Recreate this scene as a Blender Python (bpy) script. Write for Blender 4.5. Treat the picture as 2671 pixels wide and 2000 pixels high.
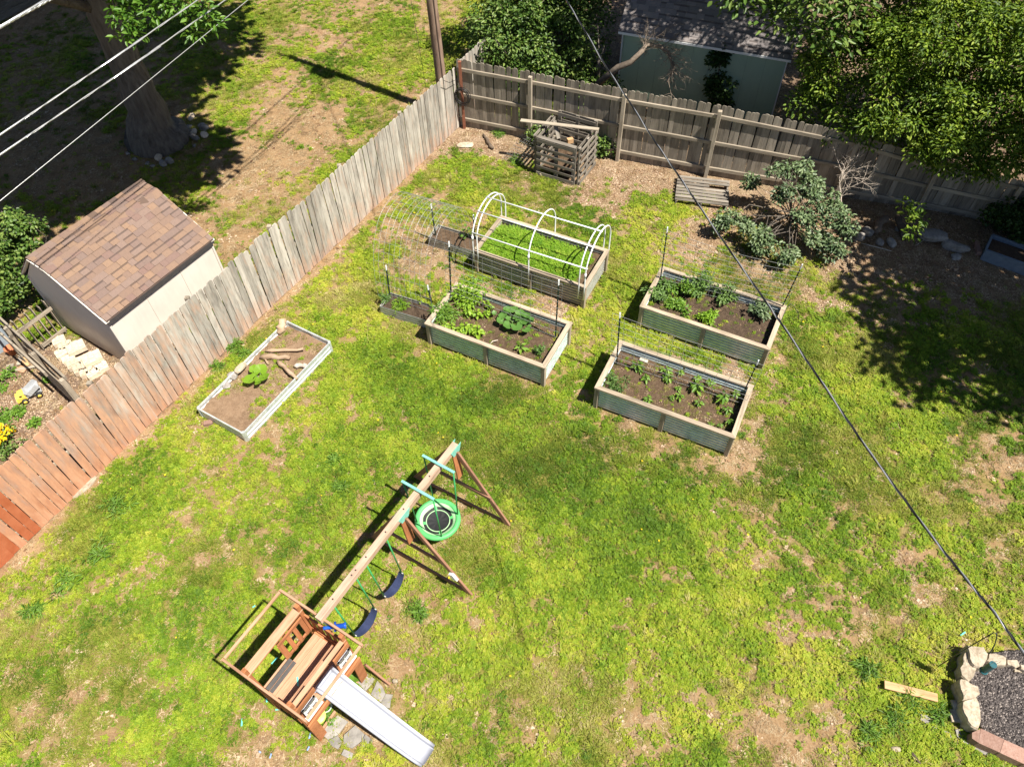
import bpy, math, random
import numpy as np
from mathutils import Vector, Matrix, Quaternion
R = math.radians
scene = bpy.context.scene
for o in list(bpy.data.objects): bpy.data.objects.remove(o)
C = scene.collection

# ------------------------------------------------------------------ camera
F_PX, PITCH, ROLL, CAM_H = 1949.313, R(52.2054), R(-1.4970), 12.2071
PW, PH = 2671.0, 2000.0
FW = np.array([0, math.cos(PITCH), -math.sin(PITCH)])
_up = np.array([0, math.sin(PITCH), math.cos(PITCH)]); _rt = np.array([1.0, 0, 0])
RT = math.cos(ROLL) * _rt + math.sin(ROLL) * _up
UP = -math.sin(ROLL) * _rt + math.cos(ROLL) * _up
cam = bpy.data.cameras.new("camera"); cam_o = bpy.data.objects.new("camera", cam); C.objects.link(cam_o)
cam.sensor_fit = 'HORIZONTAL'; cam.sensor_width = 36.0; cam.lens = F_PX / PW * 36.0
cam.clip_start = 0.1; cam.clip_end = 1000
m = Matrix.Identity(4)
for i in range(3):
    m[i][0] = RT[i]; m[i][1] = UP[i]; m[i][2] = -FW[i]
m[2][3] = CAM_H
cam_o.matrix_world = m
scene.camera = cam_o

def G(px, py, z=0.0):
    """photo pixel + height above ground -> world point"""
    d = FW + (px - PW / 2) / F_PX * RT - (py - PH / 2) / F_PX * UP
    t = (z - CAM_H) / d[2]
    return Vector((d[0] * t, d[1] * t, z))
def Gplane(px, py, n, d0):
    d = FW + (px - PW / 2) / F_PX * RT - (py - PH / 2) / F_PX * UP
    t = d0 / (d[0] * n[0] + d[1] * n[1])
    return Vector((d[0] * t, d[1] * t, CAM_H + d[2] * t))

# ------------------------------------------------------------------ light
SHADOW_AZ, SUN_EL = 145.0, 60.0
w = bpy.data.worlds.new("World"); scene.world = w; w.use_nodes = True
nt = w.node_tree
sky = nt.nodes.new('ShaderNodeTexSky'); sky.sky_type = 'NISHITA'; sky.sun_disc = False
sky.sun_elevation = R(SUN_EL); sky.air_density = .75; sky.dust_density = .5
bg = nt.nodes['Background']; bg.inputs['Strength'].default_value = 0.05
nt.links.new(sky.outputs[0], bg.inputs['Color'])
sun = bpy.data.lights.new("sun", 'SUN'); sun.energy = 5.0; sun.angle = R(0.55); sun.color = (1.0, 0.945, 0.83)
sun_o = bpy.data.objects.new("sun", sun); C.objects.link(sun_o)
sd = Vector((math.cos(R(SHADOW_AZ)) * math.cos(R(SUN_EL)), math.sin(R(SHADOW_AZ)) * math.cos(R(SUN_EL)), -math.sin(R(SUN_EL))))
sun_o.rotation_euler = sd.to_track_quat('-Z', 'Y').to_euler()
sun_o.location = (0, 0, 30)
to_sun = -sd
# Nishita: rotation 0 puts the sun at +Y, growing clockwise seen from above
sky.sun_rotation = math.atan2(to_sun.x, to_sun.y)
scene.view_settings.view_transform = 'Standard'; scene.view_settings.look = 'None'
scene.view_settings.exposure = 0.98; scene.view_settings.gamma = 1.0
scene.view_settings.use_curve_mapping = False
scene.render.engine = 'CYCLES'

# ------------------------------------------------------------------ helpers
def wm(o):
    M = Matrix.Identity(4)
    while o is not None:
        M = o.matrix_basis @ M
        o = o.parent
    return M
def thing(name, label, cat, loc=(0, 0, 0), rotz=0.0, group=None):
    o = bpy.data.objects.new(name, None); C.objects.link(o)
    o.empty_display_size = 0.1
    o.location = loc; o.rotation_euler = (0, 0, rotz)
    o['label'] = label; o['category'] = cat
    if group: o['group'] = group
    return o
def tag(o, label, cat, group=None):
    o['label'] = label; o['category'] = cat
    if group: o['group'] = group
    return o
def kind(o, k): o['kind'] = k; return o

class MB:
    def __init__(s): s.v = []; s.f = []
    def add(s, V, Fs):
        n = len(s.v); s.v += [Vector(v) for v in V]; s.f += [tuple(i + n for i in f) for f in Fs]; return s
    def box(s, c, size, M=None):
        hx, hy, hz = size[0] / 2, size[1] / 2, size[2] / 2
        V = [Vector((x, y, z)) for x in (-hx, hx) for y in (-hy, hy) for z in (-hz, hz)]
        if M is not None: V = [M @ v for v in V]
        V = [v + Vector(c) for v in V]
        return s.add(V, [(0, 1, 3, 2), (4, 6, 7, 5), (0, 4, 5, 1), (2, 3, 7, 6), (0, 2, 6, 4), (1, 5, 7, 3)])
    def beam(s, a, b, wd, th, up=(0, 0, 1)):
        a, b = Vector(a), Vector(b); x = (b - a); l = x.length; x.normalize()
        y = Vector(up).cross(x)
        if y.length < 1e-4: y = Vector((1, 0, 0)).cross(x)
        y.normalize(); z = x.cross(y)
        M = Matrix((x, y, z)).transposed()
        return s.box((a + b) / 2, (l, wd, th), M)
    def tube(s, path, r, n=6, caps=True, closed=False):
        P = [Vector(p) for p in path]; k = len(P)
        rad = r if isinstance(r, (list, tuple)) else [r] * k
        V = []; prev = None
        for i in range(k):
            if closed: t = P[(i + 1) % k] - P[i - 1]
            else: t = P[min(i + 1, k - 1)] - P[max(i - 1, 0)]
            t.normalize()
            if prev is None:
                a = t.orthogonal().normalized()
            else:
                a = prev - t * prev.dot(t)
                if a.length < 1e-5: a = t.orthogonal()
                a.normalize()
            prev = a; b = t.cross(a)
            for j in range(n):
                q = 2 * math.pi * j / n
                V.append(P[i] + (a * math.cos(q) + b * math.sin(q)) * rad[i])
        Fs = []
        for i in range(k if closed else k - 1):
            i2 = (i + 1) % k
            for j in range(n):
                j2 = (j + 1) % n
                Fs.append((i * n + j, i * n + j2, i2 * n + j2, i2 * n + j))
        if caps and not closed:
            Fs.append(tuple(range(n - 1, -1, -1))); Fs.append(tuple((k - 1) * n + j for j in range(n)))
        return s.add(V, Fs)
    def prism(s, poly, z0, z1):
        """poly: list of (x,y) (counter clockwise), extruded z0..z1"""
        n = len(poly)
        V = [(x, y, z0) for x, y in poly] + [(x, y, z1) for x, y in poly]
        Fs = [tuple(range(n - 1, -1, -1)), tuple(range(n, 2 * n))] + [(i, (i + 1) % n, n + (i + 1) % n, n + i) for i in range(n)]
        return s.add(V, Fs)
    def prismM(s, poly, d0, d1, M):
        n = len(poly)
        V = [M @ Vector((x, y, d0)) for x, y in poly] + [M @ Vector((x, y, d1)) for x, y in poly]
        Fs = [tuple(range(n - 1, -1, -1)), tuple(range(n, 2 * n))] + [(i, (i + 1) % n, n + (i + 1) % n, n + i) for i in range(n)]
        return s.add(V, Fs)
    def lathe(s, prof, c, n=16):
        V = []; c = Vector(c)
        for (r, z) in prof:
            for j in range(n):
                q = 2 * math.pi * j / n; V.append(c + Vector((r * math.cos(q), r * math.sin(q), z)))
        Fs = [(i * n + j, i * n + (j + 1) % n, (i + 1) * n + (j + 1) % n, (i + 1) * n + j) for i in range(len(prof) - 1) for j in range(n)]
        return s.add(V, Fs)
    def mesh(s, name, origin=None):
        me = bpy.data.meshes.new(name)
        V = s.v if origin is None else [v - Vector(origin) for v in s.v]
        me.from_pydata([tuple(v) for v in V], [], s.f); me.update(); return me
    def obj(s, name, mat, parent=None, smooth=False, world=True, origin=None):
        """verts are world coordinates (world=True) or the parent's local ones"""
        me = bpy.data.meshes.new(name)
        V = s.v; loc = Vector((0, 0, 0))
        if parent is not None and world:
            Mi = wm(parent).inverted(); V = [Mi @ v for v in V]
        if parent is None and len(V):
            if origin is None:
                lo = [min(v[i] for v in V) for i in range(3)]; hi = [max(v[i] for v in V) for i in range(3)]
                origin = ((lo[0] + hi[0]) / 2, (lo[1] + hi[1]) / 2, lo[2])
            loc = Vector(origin); V = [v - loc for v in V]
        me.from_pydata([tuple(v) for v in V], [], s.f); me.update()
        if smooth:
            me.polygons.foreach_set('use_smooth', [True] * len(me.polygons))
        me.materials.append(mat)
        o = bpy.data.objects.new(name, me); C.objects.link(o)
        o.parent = parent
        if parent is None: o.location = loc
        return o
def inst(name, me, M, parent=None):
    """object sharing mesh data, at world matrix M"""
    o = bpy.data.objects.new(name, me); C.objects.link(o)
    if parent is not None:
        o.parent = parent; M = wm(parent).inverted() @ M
    o.matrix_basis = M
    return o
_barcache = {}
def frame(a, b, up=(0, 0, 1)):
    a, b = Vector(a), Vector(b); x = (b - a).normalized()
    y = Vector(up).cross(x)
    if y.length < 1e-4: y = Vector((0, 1, 0)).cross(x)
    y.normalize(); z = x.cross(y)
    M = Matrix((x, y, z)).transposed().to_4x4(); M.translation = (a + b) / 2
    return M, (b - a).length
def bar(name, a, b, wd, th, mat, parent=None, up=(0, 0, 1)):
    """a sawn timber from a to b as an object of its own; local x runs along the grain"""
    M, l = frame(a, b, up)
    key = (round(l, 3), wd, th, mat.name)
    if key not in _barcache:
        mb = MB(); c = min(0.006, wd * .15, th * .15)
        hw, hh = wd / 2, th / 2
        prof = [(-hw + c, -hh), (hw - c, -hh), (hw, -hh + c), (hw, hh - c), (hw - c, hh), (-hw + c, hh), (-hw, hh - c), (-hw, -hh + c)]
        V = [(-l / 2, y, z) for y, z in prof] + [(l / 2, y, z) for y, z in prof]
        mb.add(V, [tuple(range(7, -1, -1)), tuple(range(8, 16))] + [(i, (i + 1) % 8, 8 + (i + 1) % 8, 8 + i) for i in range(8)])
        me = mb.mesh('bar_mesh'); me.materials.append(mat); _barcache[key] = me
    return inst(name, _barcache[key], M, parent)
def np_mesh(name, V, Q):
    """V (n,3) float, Q (m,k) int faces"""
    me = bpy.data.meshes.new(name)
    V = np.asarray(V, np.float32); Q = np.asarray(Q, np.int32); k = Q.shape[1]
    me.vertices.add(len(V)); me.vertices.foreach_set('co', V.ravel())
    me.loops.add(Q.size); me.loops.foreach_set('vertex_index', Q.ravel())
    me.polygons.add(len(Q)); me.polygons.foreach_set('loop_start', np.arange(0, Q.size, k, dtype=np.int32))
    me.update(calc_edges=True); me.validate()
    return me
def link(name, me, mat, parent=None, loc=(0, 0, 0)):
    o = bpy.data.objects.new(name, me); C.objects.link(o)
    if mat is not None: me.materials.append(mat)
    o.parent = parent; o.location = loc
    return o

# numpy value noise
def _h(i, j, s):
    n = (i * 374761393 + j * 668265263 + s * 974711) & 0xffffffff
    n = ((n ^ (n >> 13)) * 1274126177) & 0xffffffff
    return ((n ^ (n >> 16)) & 0xffff) / 65535.0
def vnoise(x, y, s=0):
    x = np.asarray(x, float); y = np.asarray(y, float)
    i = np.floor(x).astype(np.int64); j = np.floor(y).astype(np.int64); fx = x - i; fy = y - j
    fx = fx * fx * (3 - 2 * fx); fy = fy * fy * (3 - 2 * fy)
    return (_h(i, j, s) * (1 - fx) + _h(i + 1, j, s) * fx) * (1 - fy) + (_h(i, j + 1, s) * (1 - fx) + _h(i + 1, j + 1, s) * fx) * fy
def fbm(x, y, s=0, o=4):
    t = 0; a = .5; f = 1
    for k in range(o):
        t = t + a * vnoise(x * f + 17.3 * k, y * f - 9.1 * k, s + k); a *= .5; f *= 2.03
    return t / (1 - .5 ** o)

# ------------------------------------------------------------------ materials
class Mat:
    def __init__(s, name):
        s.m = bpy.data.materials.new(name); s.m.use_nodes = True
        s.nt = s.m.node_tree; s.n = s.nt.nodes; s.b = s.n['Principled BSDF']; s.out = s.n['Material Output']
    def link(s, a, b): s.nt.links.new(a, b)
    def node(s, t, **kw):
        n = s.n.new(t)
        for k, v in kw.items(): setattr(n, k, v)
        return n
    def coords(s, which='Object', scale=(1, 1, 1)):
        tc = s.node('ShaderNodeTexCoord'); mp = s.node('ShaderNodeMapping')
        mp.inputs['Scale'].default_value = scale
        s.link(tc.outputs[which], mp.inputs['Vector']); return mp.outputs[0]
    def world(s, scale=(1, 1, 1)):
        g = s.node('ShaderNodeNewGeometry'); mp = s.node('ShaderNodeMapping')
        mp.inputs['Scale'].default_value = scale
        s.link(g.outputs['Position'], mp.inputs['Vector']); return mp.outputs[0]
    def noise(s, vec, scale=5, detail=4, rough=.6):
        n = s.node('ShaderNodeTexNoise'); n.inputs['Scale'].default_value = scale
        n.inputs['Detail'].default_value = detail; n.inputs['Roughness'].default_value = rough
        if vec is not None: s.link(vec, n.inputs['Vector'])
        return n.outputs[0]
    def ramp(s, fac, stops, interp='LINEAR'):
        r = s.node('ShaderNodeValToRGB'); cr = r.color_ramp; cr.interpolation = interp
        while len(cr.elements) < len(stops): cr.elements.new(.5)
        for e, (p, c) in zip(cr.elements, stops):
            e.position = p; e.color = (*c, 1) if len(c) == 3 else c
        s.link(fac, r.inputs[0]); return r.outputs[0]
    def mix(s, fac, a, b, mode='MIX'):
        n = s.node('ShaderNodeMix'); n.data_type = 'RGBA'; n.blend_type = mode
        for sock, v in ((n.inputs[0], fac), (n.inputs[6], a), (n.inputs[7], b)):
            if hasattr(v, 'is_linked'): s.link(v, sock)
            elif isinstance(v, (int, float)): sock.default_value = v
            else: sock.default_value = (*v, 1)
        return n.outputs[2]
    def math(s, op, a, b=0.0, clamp=False):
        n = s.node('ShaderNodeMath', operation=op, use_clamp=clamp)
        for sock, v in ((n.inputs[0], a), (n.inputs[1], b)):
            if hasattr(v, 'is_linked'): s.link(v, sock)
            else: sock.default_value = v
        return n.outputs[0]
    def bump(s, h, strength=.3, dist=.01):
        n = s.node('ShaderNodeBump'); n.inputs['Strength'].default_value = strength; n.inputs['Distance'].default_value = dist
        s.link(h, n.inputs['Height']); s.link(n.outputs[0], s.b.inputs['Normal'])
    def color(s, c):
        if hasattr(c, 'is_linked'): s.link(c, s.b.inputs['Base Color'])
        else: s.b.inputs['Base Color'].default_value = (*c, 1)
    def set(s, **kw):
        for k, v in kw.items(): s.b.inputs[k.replace('_', ' ')].default_value = v
        return s
    def rnd(s): return s.node('ShaderNodeObjectInfo').outputs['Random']
    def island(s): return s.node('ShaderNodeNewGeometry').outputs['Random Per Island']
    def attr(s, name, typ='GEOMETRY'):
        a = s.node('ShaderNodeAttribute'); a.attribute_name = name; a.attribute_type = typ; return a

def plain(name, col, rough=.6, metal=0.0, var=.12, scale=12, spec=.4):
    M = Mat(name); n = M.noise(M.coords('Object'), scale, 5)
    d = tuple(max(0, c * (1 - var * 1.6)) for c in col); l = tuple(min(1, c * (1 + var)) for c in col)
    M.color(M.ramp(n, [(.3, d), (.7, l)])); M.set(Roughness=rough, Metallic=metal); M.b.inputs['Specular IOR Level'].default_value = spec
    M.bump(n, .15, .004)
    return M.m
def wood(name, dark, mid, light, axis=0, rnd_amt=.45, rough=.8, knots=True, stain=None, fine=55, relief=.004):
    M = Mat(name)
    sc = [fine, fine, fine]; sc[axis] = 2.2
    oi = M.node('ShaderNodeObjectInfo')
    tc = M.node('ShaderNodeTexCoord'); add = M.node('ShaderNodeVectorMath', operation='ADD'); mp = M.node('ShaderNodeMapping')
    mul = M.node('ShaderNodeVectorMath', operation='SCALE'); comb = M.node('ShaderNodeCombineXYZ')
    for i in range(3): M.link(oi.outputs['Random'], comb.inputs[i])
    M.link(comb.outputs[0], mul.inputs[0]); mul.inputs['Scale'].default_value = 31.0
    M.link(tc.outputs['Object'], add.inputs[0]); M.link(mul.outputs[0], add.inputs[1])
    M.link(add.outputs[0], mp.inputs['Vector']); mp.inputs['Scale'].default_value = sc
    grain = M.noise(mp.outputs[0], 1.0, 5, .65)
    mpb = M.node('ShaderNodeMapping'); M.link(add.outputs[0], mpb.inputs['Vector']); sb = [7.0] * 3; sb[axis] = 1.6; mpb.inputs['Scale'].default_value = sb
    blot = M.noise(mpb.outputs[0], 1.0, 5, .65)
    c = M.ramp(grain, [(.30, dark), (.5, mid), (.72, light)])
    c2 = M.ramp(blot, [(.34, tuple(x * .38 for x in mid)), (.5, mid), (.72, light)])
    c = M.mix(.5, c, c2)
    val = M.node('ShaderNodeMapRange'); M.link(oi.outputs['Random'], val.inputs[0])
    val.inputs[3].default_value = 1 - rnd_amt; val.inputs[4].default_value = 1 + rnd_amt * .45
    hsv = M.node('ShaderNodeHueSaturation'); M.link(c, hsv.inputs['Color']); M.link(val.outputs[0], hsv.inputs['Value'])
    c = hsv.outputs[0]
    if stain: c = stain(M, c, add.outputs[0])
    M.color(c); M.set(Roughness=rough); M.b.inputs['Specular IOR Level'].default_value = .25
    M.bump(grain, .35 if relief < .01 else 1.0, relief)
    return M.m

FDIR = Vector((math.cos(R(59.16)), math.sin(R(59.16)), 0))     # along the long fence
def fence_stain(M, c, vec):
    # remains of an old red-brown stain: strong at one end of the fence and near the ground
    oi = M.node('ShaderNodeObjectInfo')
    dot = M.node('ShaderNodeVectorMath', operation='DOT_PRODUCT'); M.link(oi.outputs['Location'], dot.inputs[0])
    dot.inputs[1].default_value = FDIR
    mr = M.node('ShaderNodeMapRange'); M.link(dot.outputs['Value'], mr.inputs[0])
    mr.inputs[1].default_value = 1.0; mr.inputs[2].default_value = 6.2; mr.inputs[3].default_value = 1.05; mr.inputs[4].default_value = .0
    z = M.node('ShaderNodeSeparateXYZ'); tc = M.node('ShaderNodeTexCoord'); M.link(tc.outputs['Object'], z.inputs[0])
    low = M.node('ShaderNodeMapRange'); M.link(z.outputs[2], low.inputs[0])
    low.inputs[1].default_value = 0.0; low.inputs[2].default_value = .95; low.inputs[3].default_value = .42; low.inputs[4].default_value = 0
    mp = M.node('ShaderNodeMapping'); M.link(vec, mp.inputs[0]); mp.inputs['Scale'].default_value = (9, 9, 2.2)
    n = M.noise(mp.outputs[0], 1.0, 5, .6)
    f = M.math('ADD', M.math('ADD', mr.outputs[0], low.outputs[0]), M.math('MULTIPLY', M.math('SUBTRACT', n, .55), 1.9), True)
    red = M.ramp(n, [(.3, (.43, .155, .07)), (.65, (.58, .30, .175))])
    return M.mix(M.math('MULTIPLY', f, .9), c, red)
WOOD_FENCE = wood('weathered_fence_wood', (.14, .122, .105), (.43, .39, .34), (.60, .56, .50), axis=2, rnd_amt=.34, stain=fence_stain, fine=24)
def red_stain(M, c, vec):
    n = M.noise(vec, 3.0, 5, .6)
    return M.mix(.92, c, M.ramp(n, [(.3, (.34, .085, .03)), (.7, (.46, .15, .07))]))
WOOD_RED = wood('red_stained_wood', (.3, .1, .05), (.4, .15, .08), (.5, .2, .1), axis=2, rnd_amt=.1, stain=red_stain)
WOOD_BACK = wood('old_grey_brown_wood', (.11, .094, .076), (.28, .24, .195), (.40, .355, .30), axis=2, rnd_amt=.4)
WOOD_RAIL = wood('old_rail_wood', (.16, .13, .10), (.345, .29, .225), (.47, .41, .335), axis=0, rnd_amt=.25)
WOOD_PALLET = wood('grey_pallet_wood', (.09, .078, .065), (.23, .20, .168), (.36, .325, .28), axis=0, rnd_amt=.35)
WOOD_BED = wood('weathered_bed_timber', (.20, .155, .11), (.40, .32, .235), (.53, .44, .34), axis=0, rnd_amt=.2, fine=40)
CEDAR = wood('cedar_stain', (.26, .09, .035), (.42, .165, .07), (.52, .235, .115), axis=0, rnd_amt=.2)
CEDAR_SUN = wood('sun_faded_cedar', (.32, .155, .085), (.49, .27, .165), (.59, .37, .25), axis=0, rnd_amt=.15)
BEAMW = wood('bleached_beam', (.38, .225, .15), (.53, .36, .265), (.62, .46, .36), axis=0, rnd_amt=.1)
BROWN_LEG = wood('brown_swing_timber', (.19, .085, .05), (.32, .165, .105), (.42, .245, .17), axis=0, rnd_amt=.15)
POLE = wood('utility_pole_wood', (.11, .065, .045), (.26, .175, .13), (.38, .28, .215), axis=2, rnd_amt=.05, fine=14)
NEW_WOOD = wood('fresh_sawn_wood', (.42, .24, .12), (.55, .33, .17), (.62, .40, .225), axis=0, rnd_amt=.05)
DRIFT = wood('driftwood', (.22, .14, .09), (.42, .29, .19), (.60, .47, .36), axis=0, rnd_amt=.3)
LOGWOOD = wood('rotting_log', (.05, .038, .03), (.13, .095, .07), (.24, .19, .145), axis=0, rnd_amt=.35)

def galv(name, base=(.50, .54, .56), rust=.0):
    M = Mat(name); v = M.world((1, 1, 1))
    n = M.noise(v, 9, 5, .65); n2 = M.noise(M.world((3, 3, 16)), 5, 5, .7)
    c = M.ramp(n, [(.3, tuple(x * .72 for x in base)), (.7, tuple(min(1, x * 1.12) for x in base))])
    if rust:
        c = M.mix(M.ramp(n2, [(.66 - rust * .1, (0, 0, 0)), (.70, (1, 1, 1))]), c, (.12, .075, .05))
    M.color(c); M.set(Metallic=.5, Roughness=.40)
    M.link(M.ramp(n, [(.2, (.33,) * 3), (.8, (.55,) * 3)]), M.b.inputs['Roughness'])
    return M.m
GALV = galv('galvanised_sheet', (.66, .76, .79)); GALV_RUST = galv('galvanised_sheet_spotted', (.62, .74, .71), 1.0)
GALV_DULL = galv('dull_galvanised_sheet', (.44, .44, .40)); GALV_NEW = galv('bright_galvanised_sheet', (.66, .70, .71))
STEEL = plain('steel_wire', (.34, .34, .34), .55, .25); DARKMETAL = plain('dark_painted_steel', (.022, .028, .026), .45, .0)
RUSTPOST = plain('rusty_brown_post', (.23, .085, .05), .7); WHITE = plain('white_paint', (.78, .79, .80), .5, var=.05)
PVC = plain('white_pvc_pipe', (.80, .81, .82), .35, var=.04); BLACKCABLE = plain('black_cable', (.018, .018, .02), .4, var=.2)
WIREGREY = plain('bare_aluminium_cable', (.62, .62, .63), .3, .7, var=.1); TEAL = plain('teal_bracket', (.20, .52, .43), .45, var=.12)
ROPE_GREEN = plain('green_coated_chain', (.045, .30, .10), .5); SEAT_NAVY = plain('navy_plastic_seat', (.035, .045, .10), .38, var=.15)
SAUCER_GREEN = plain('green_padded_vinyl', (.10, .46, .14), .5, var=.1); BLACKMAT = plain('black_mesh_mat', (.018, .018, .02), .6)
PALEGREEN = plain('pale_green_trim', (.40, .62, .35), .6); BLUE = plain('blue_plastic', (.012, .085, .48), .35, var=.1)
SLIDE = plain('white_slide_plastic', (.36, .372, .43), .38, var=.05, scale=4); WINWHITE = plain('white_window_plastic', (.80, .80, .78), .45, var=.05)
PANE = plain('dark_window_opening', (.035, .03, .028), .3); GREYGRIP = plain('grey_grip_board', (.085, .08, .078), .8)
YELLOWT = plain('yellow_toy_plastic', (.80, .58, .10), .45, var=.06); GREYT = plain('grey_toy_plastic', (.42, .43, .45), .5, var=.06)
LIME = plain('lime_plastic', (.62, .80, .16), .45, var=.08); CLEARP = plain('translucent_plastic', (.5, .55, .52), .3)
TEALDARK = plain('dark_teal_feeder', (.02, .10, .12), .4); TERRA = plain('terracotta', (.48, .17, .08), .8)
BINBLUE = plain('grey_blue_bin', (.30, .35, .40), .5); AQUA = plain('aqua_chip', (.15, .62, .52), .5)
CHIPBLUE = plain('blue_chip', (.26, .36, .58), .5); EDGEBLUE = plain('blue_grey_planter', (.20, .25, .32), .5, .3)

def stone(name, a, b, c, scale=7, bump=.5):
    M = Mat(name); oi = M.rnd(); v = M.coords('Object')
    n = M.noise(v, scale, 6, .65); n2 = M.noise(v, scale * 3.1, 4, .6)
    col = M.mix(.4, M.ramp(n, [(.3, a), (.52, b), (.72, c)]), M.ramp(n2, [(.3, a), (.6, c)]))
    h = M.node('ShaderNodeHueSaturation'); M.link(col, h.inputs['Color']); M.link(M.math('ADD', M.math('MULTIPLY', oi, .35), .8), h.inputs['Value'])
    M.color(h.outputs[0]); M.set(Roughness=.9); M.b.inputs['Specular IOR Level'].default_value = .2; M.bump(n2, bump, .02)
    return M.m
LIMESTONE = stone('pale_limestone', (.22, .165, .11), (.43, .355, .265), (.55, .48, .385))
PINKBRICK = stone('pink_concrete_brick', (.23, .125, .095), (.31, .185, .145), (.38, .25, .205), 14)
SLATE = stone('grey_slate', (.17, .157, .145), (.26, .24, .22), (.34, .315, .29), 5)
TANBLOCK = stone('tan_concrete_block', (.44, .34, .25), (.60, .49, .37), (.70, .60, .48), 6)
DARKROCK = stone('grey_rock', (.14, .125, .115), (.26, .235, .215), (.38, .35, .33), 6)
def soilmat(name, a, b, c, scale=16, bump=.9):
    M = Mat(name); v = M.world()
    n = M.noise(v, scale, 8, .72); n2 = M.noise(v, scale * 5, 4, .7); n3 = M.noise(v, 2.2, 3, .5)
    col = M.mix(.5, M.ramp(n, [(.3, a), (.5, b), (.72, c)]), M.ramp(n2, [(.35, a), (.62, b), (.75, c)]))
    col = M.mix(M.ramp(n3, [(.35, (0, 0, 0)), (.7, (.5, .5, .5))]), col, b)
    M.color(col); M.set(Roughness=.95); M.b.inputs['Specular IOR Level'].default_value = .15
    M.bump(M.math('ADD', n, M.math('MULTIPLY', n2, .5)), bump, .03)
    return M.m
SOIL_DARK = soilmat('dark_compost_soil', (.03, .02, .014), (.085, .058, .04), (.23, .165, .115))
SOIL_BROWN = soilmat('brown_bed_soil', (.04, .026, .017), (.115, .075, .048), (.27, .195, .13))
SOIL_TAN = soilmat('dry_tan_soil', (.12, .075, .045), (.25, .165, .105), (.38, .275, .19), 9)
GRAVEL = soilmat('dark_gravel_base', (.05, .043, .042), (.11, .095, .092), (.2, .175, .165), 30)

def shingle_mat(name, stops):
    M = Mat(name); r = M.rnd(); v = M.coords('Object')
    c = M.ramp(r, stops, 'CONSTANT'); n = M.noise(v, 60, 4, .7); n3 = M.noise(M.world(), 2.5, 4)
    c = M.mix(.35, c, M.ramp(n, [(.3, (.12, .085, .07)), (.7, (.5, .38, .31))]), 'OVERLAY')
    c = M.mix(M.math('MULTIPLY', n3, .25), c, (.2, .17, .15))
    # printed shadow band under the next course, on some of the tabs
    sx = M.node('ShaderNodeSeparateXYZ'); tc = M.node('ShaderNodeTexCoord'); M.link(tc.outputs['Object'], sx.inputs[0])
    band = M.math('MULTIPLY', M.math('GREATER_THAN', sx.outputs[1], .018), M.math('GREATER_THAN', M.math('FRACT', M.math('MULTIPLY', r, 37.7)), .60))
    c = M.mix(M.math('MULTIPLY', band, .62), c, (.06, .045, .042))
    M.color(c); M.set(Roughness=.93); M.b.inputs['Specular IOR Level'].default_value = .2; M.bump(n, .5, .004)
    return M.m
SHINGLE_BROWN = shingle_mat('brown_asphalt_shingle', [(0, (.225, .155, .122)), (.25, (.255, .172, .125)), (.45, (.20, .145, .128)), (.60, (.275, .185, .13)), (.72, (.235, .17, .145)), (.88, (.21, .14, .122))])
SHINGLE_GREY = shingle_mat('grey_asphalt_shingle', [(0, (.20, .195, .205)), (.3, (.25, .24, .25)), (.55, (.165, .16, .175)), (.75, (.28, .265, .27))])
def siding(name, col, d=.12):
    M = Mat(name); v = M.world(); n = M.noise(M.world((6, 6, .8)), 3, 5); n2 = M.noise(v, 1.2, 4)
    M.color(M.mix(.5, M.ramp(n, [(.3, tuple(x * (1 - d) for x in col)), (.7, col)]), M.ramp(n2, [(.3, tuple(x * (1 - d * 1.6) for x in col)), (.7, tuple(min(1, x * 1.06) for x in col))])))
    M.set(Roughness=.7); M.b.inputs['Specular IOR Level'].default_value = .3; M.bump(n, .2, .004); return M.m
BEIGE = siding('beige_siding', (.70, .645, .58)); MINT = siding('pale_green_siding', (.40, .53, .39)); FASCIA = plain('dark_fascia', (.06, .055, .055), .6)

def leafmat(name, a, b, c, trans=.35, gloss=.35, rough=.42, coord_scale=1.2):
    """leaf colours a (dark) .. c (light), one per leaf, plus slow patches"""
    M = Mat(name); r = M.island(); n = M.noise(M.world(), coord_scale, 3)
    f = M.math('ADD', M.math('MULTIPLY', r, .65), M.math('MULTIPLY', M.math('SUBTRACT', n, .3), .85), True)
    col = M.ramp(f, [(.12, a), (.5, b), (.88, c)])
    M.color(col); M.set(Roughness=rough); M.b.inputs['Specular IOR Level'].default_value = gloss
    t = M.node('ShaderNodeBsdfTranslucent'); mx = M.node('ShaderNodeMixShader'); mx.inputs[0].default_value = trans
    M.link(M.mix(1.0, col, (1.0, 1.0, .55), 'MULTIPLY'), t.inputs[0])
    M.link(M.b.outputs[0], mx.inputs[1]); M.link(t.outputs[0], mx.inputs[2]); M.link(mx.outputs[0], M.out.inputs[0])
    return M.m
LEAF_TREE = leafmat('tree_leaf', (.026, .062, .006), (.11, .19, .014), (.29, .37, .045), .25, .3, .5)
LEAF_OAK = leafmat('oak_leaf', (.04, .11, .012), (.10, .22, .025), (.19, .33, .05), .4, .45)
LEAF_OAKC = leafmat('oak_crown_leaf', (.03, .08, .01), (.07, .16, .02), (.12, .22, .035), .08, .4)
LEAF_LILAC = leafmat('lilac_leaf', (.05, .09, .038), (.125, .185, .08), (.25, .315, .16), .22, .45)
LEAF_BUSH = leafmat('bush_leaf', (.03, .07, .012), (.09, .165, .028), (.22, .29, .07), .25, .35)
LEAF_DARK = leafmat('ivy_leaf', (.02, .05, .012), (.045, .09, .02), (.09, .15, .03), .25, .35)
LEAF_VEG = leafmat('vegetable_leaf', (.075, .17, .02), (.14, .27, .03), (.24, .38, .055), .35, .35)
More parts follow.
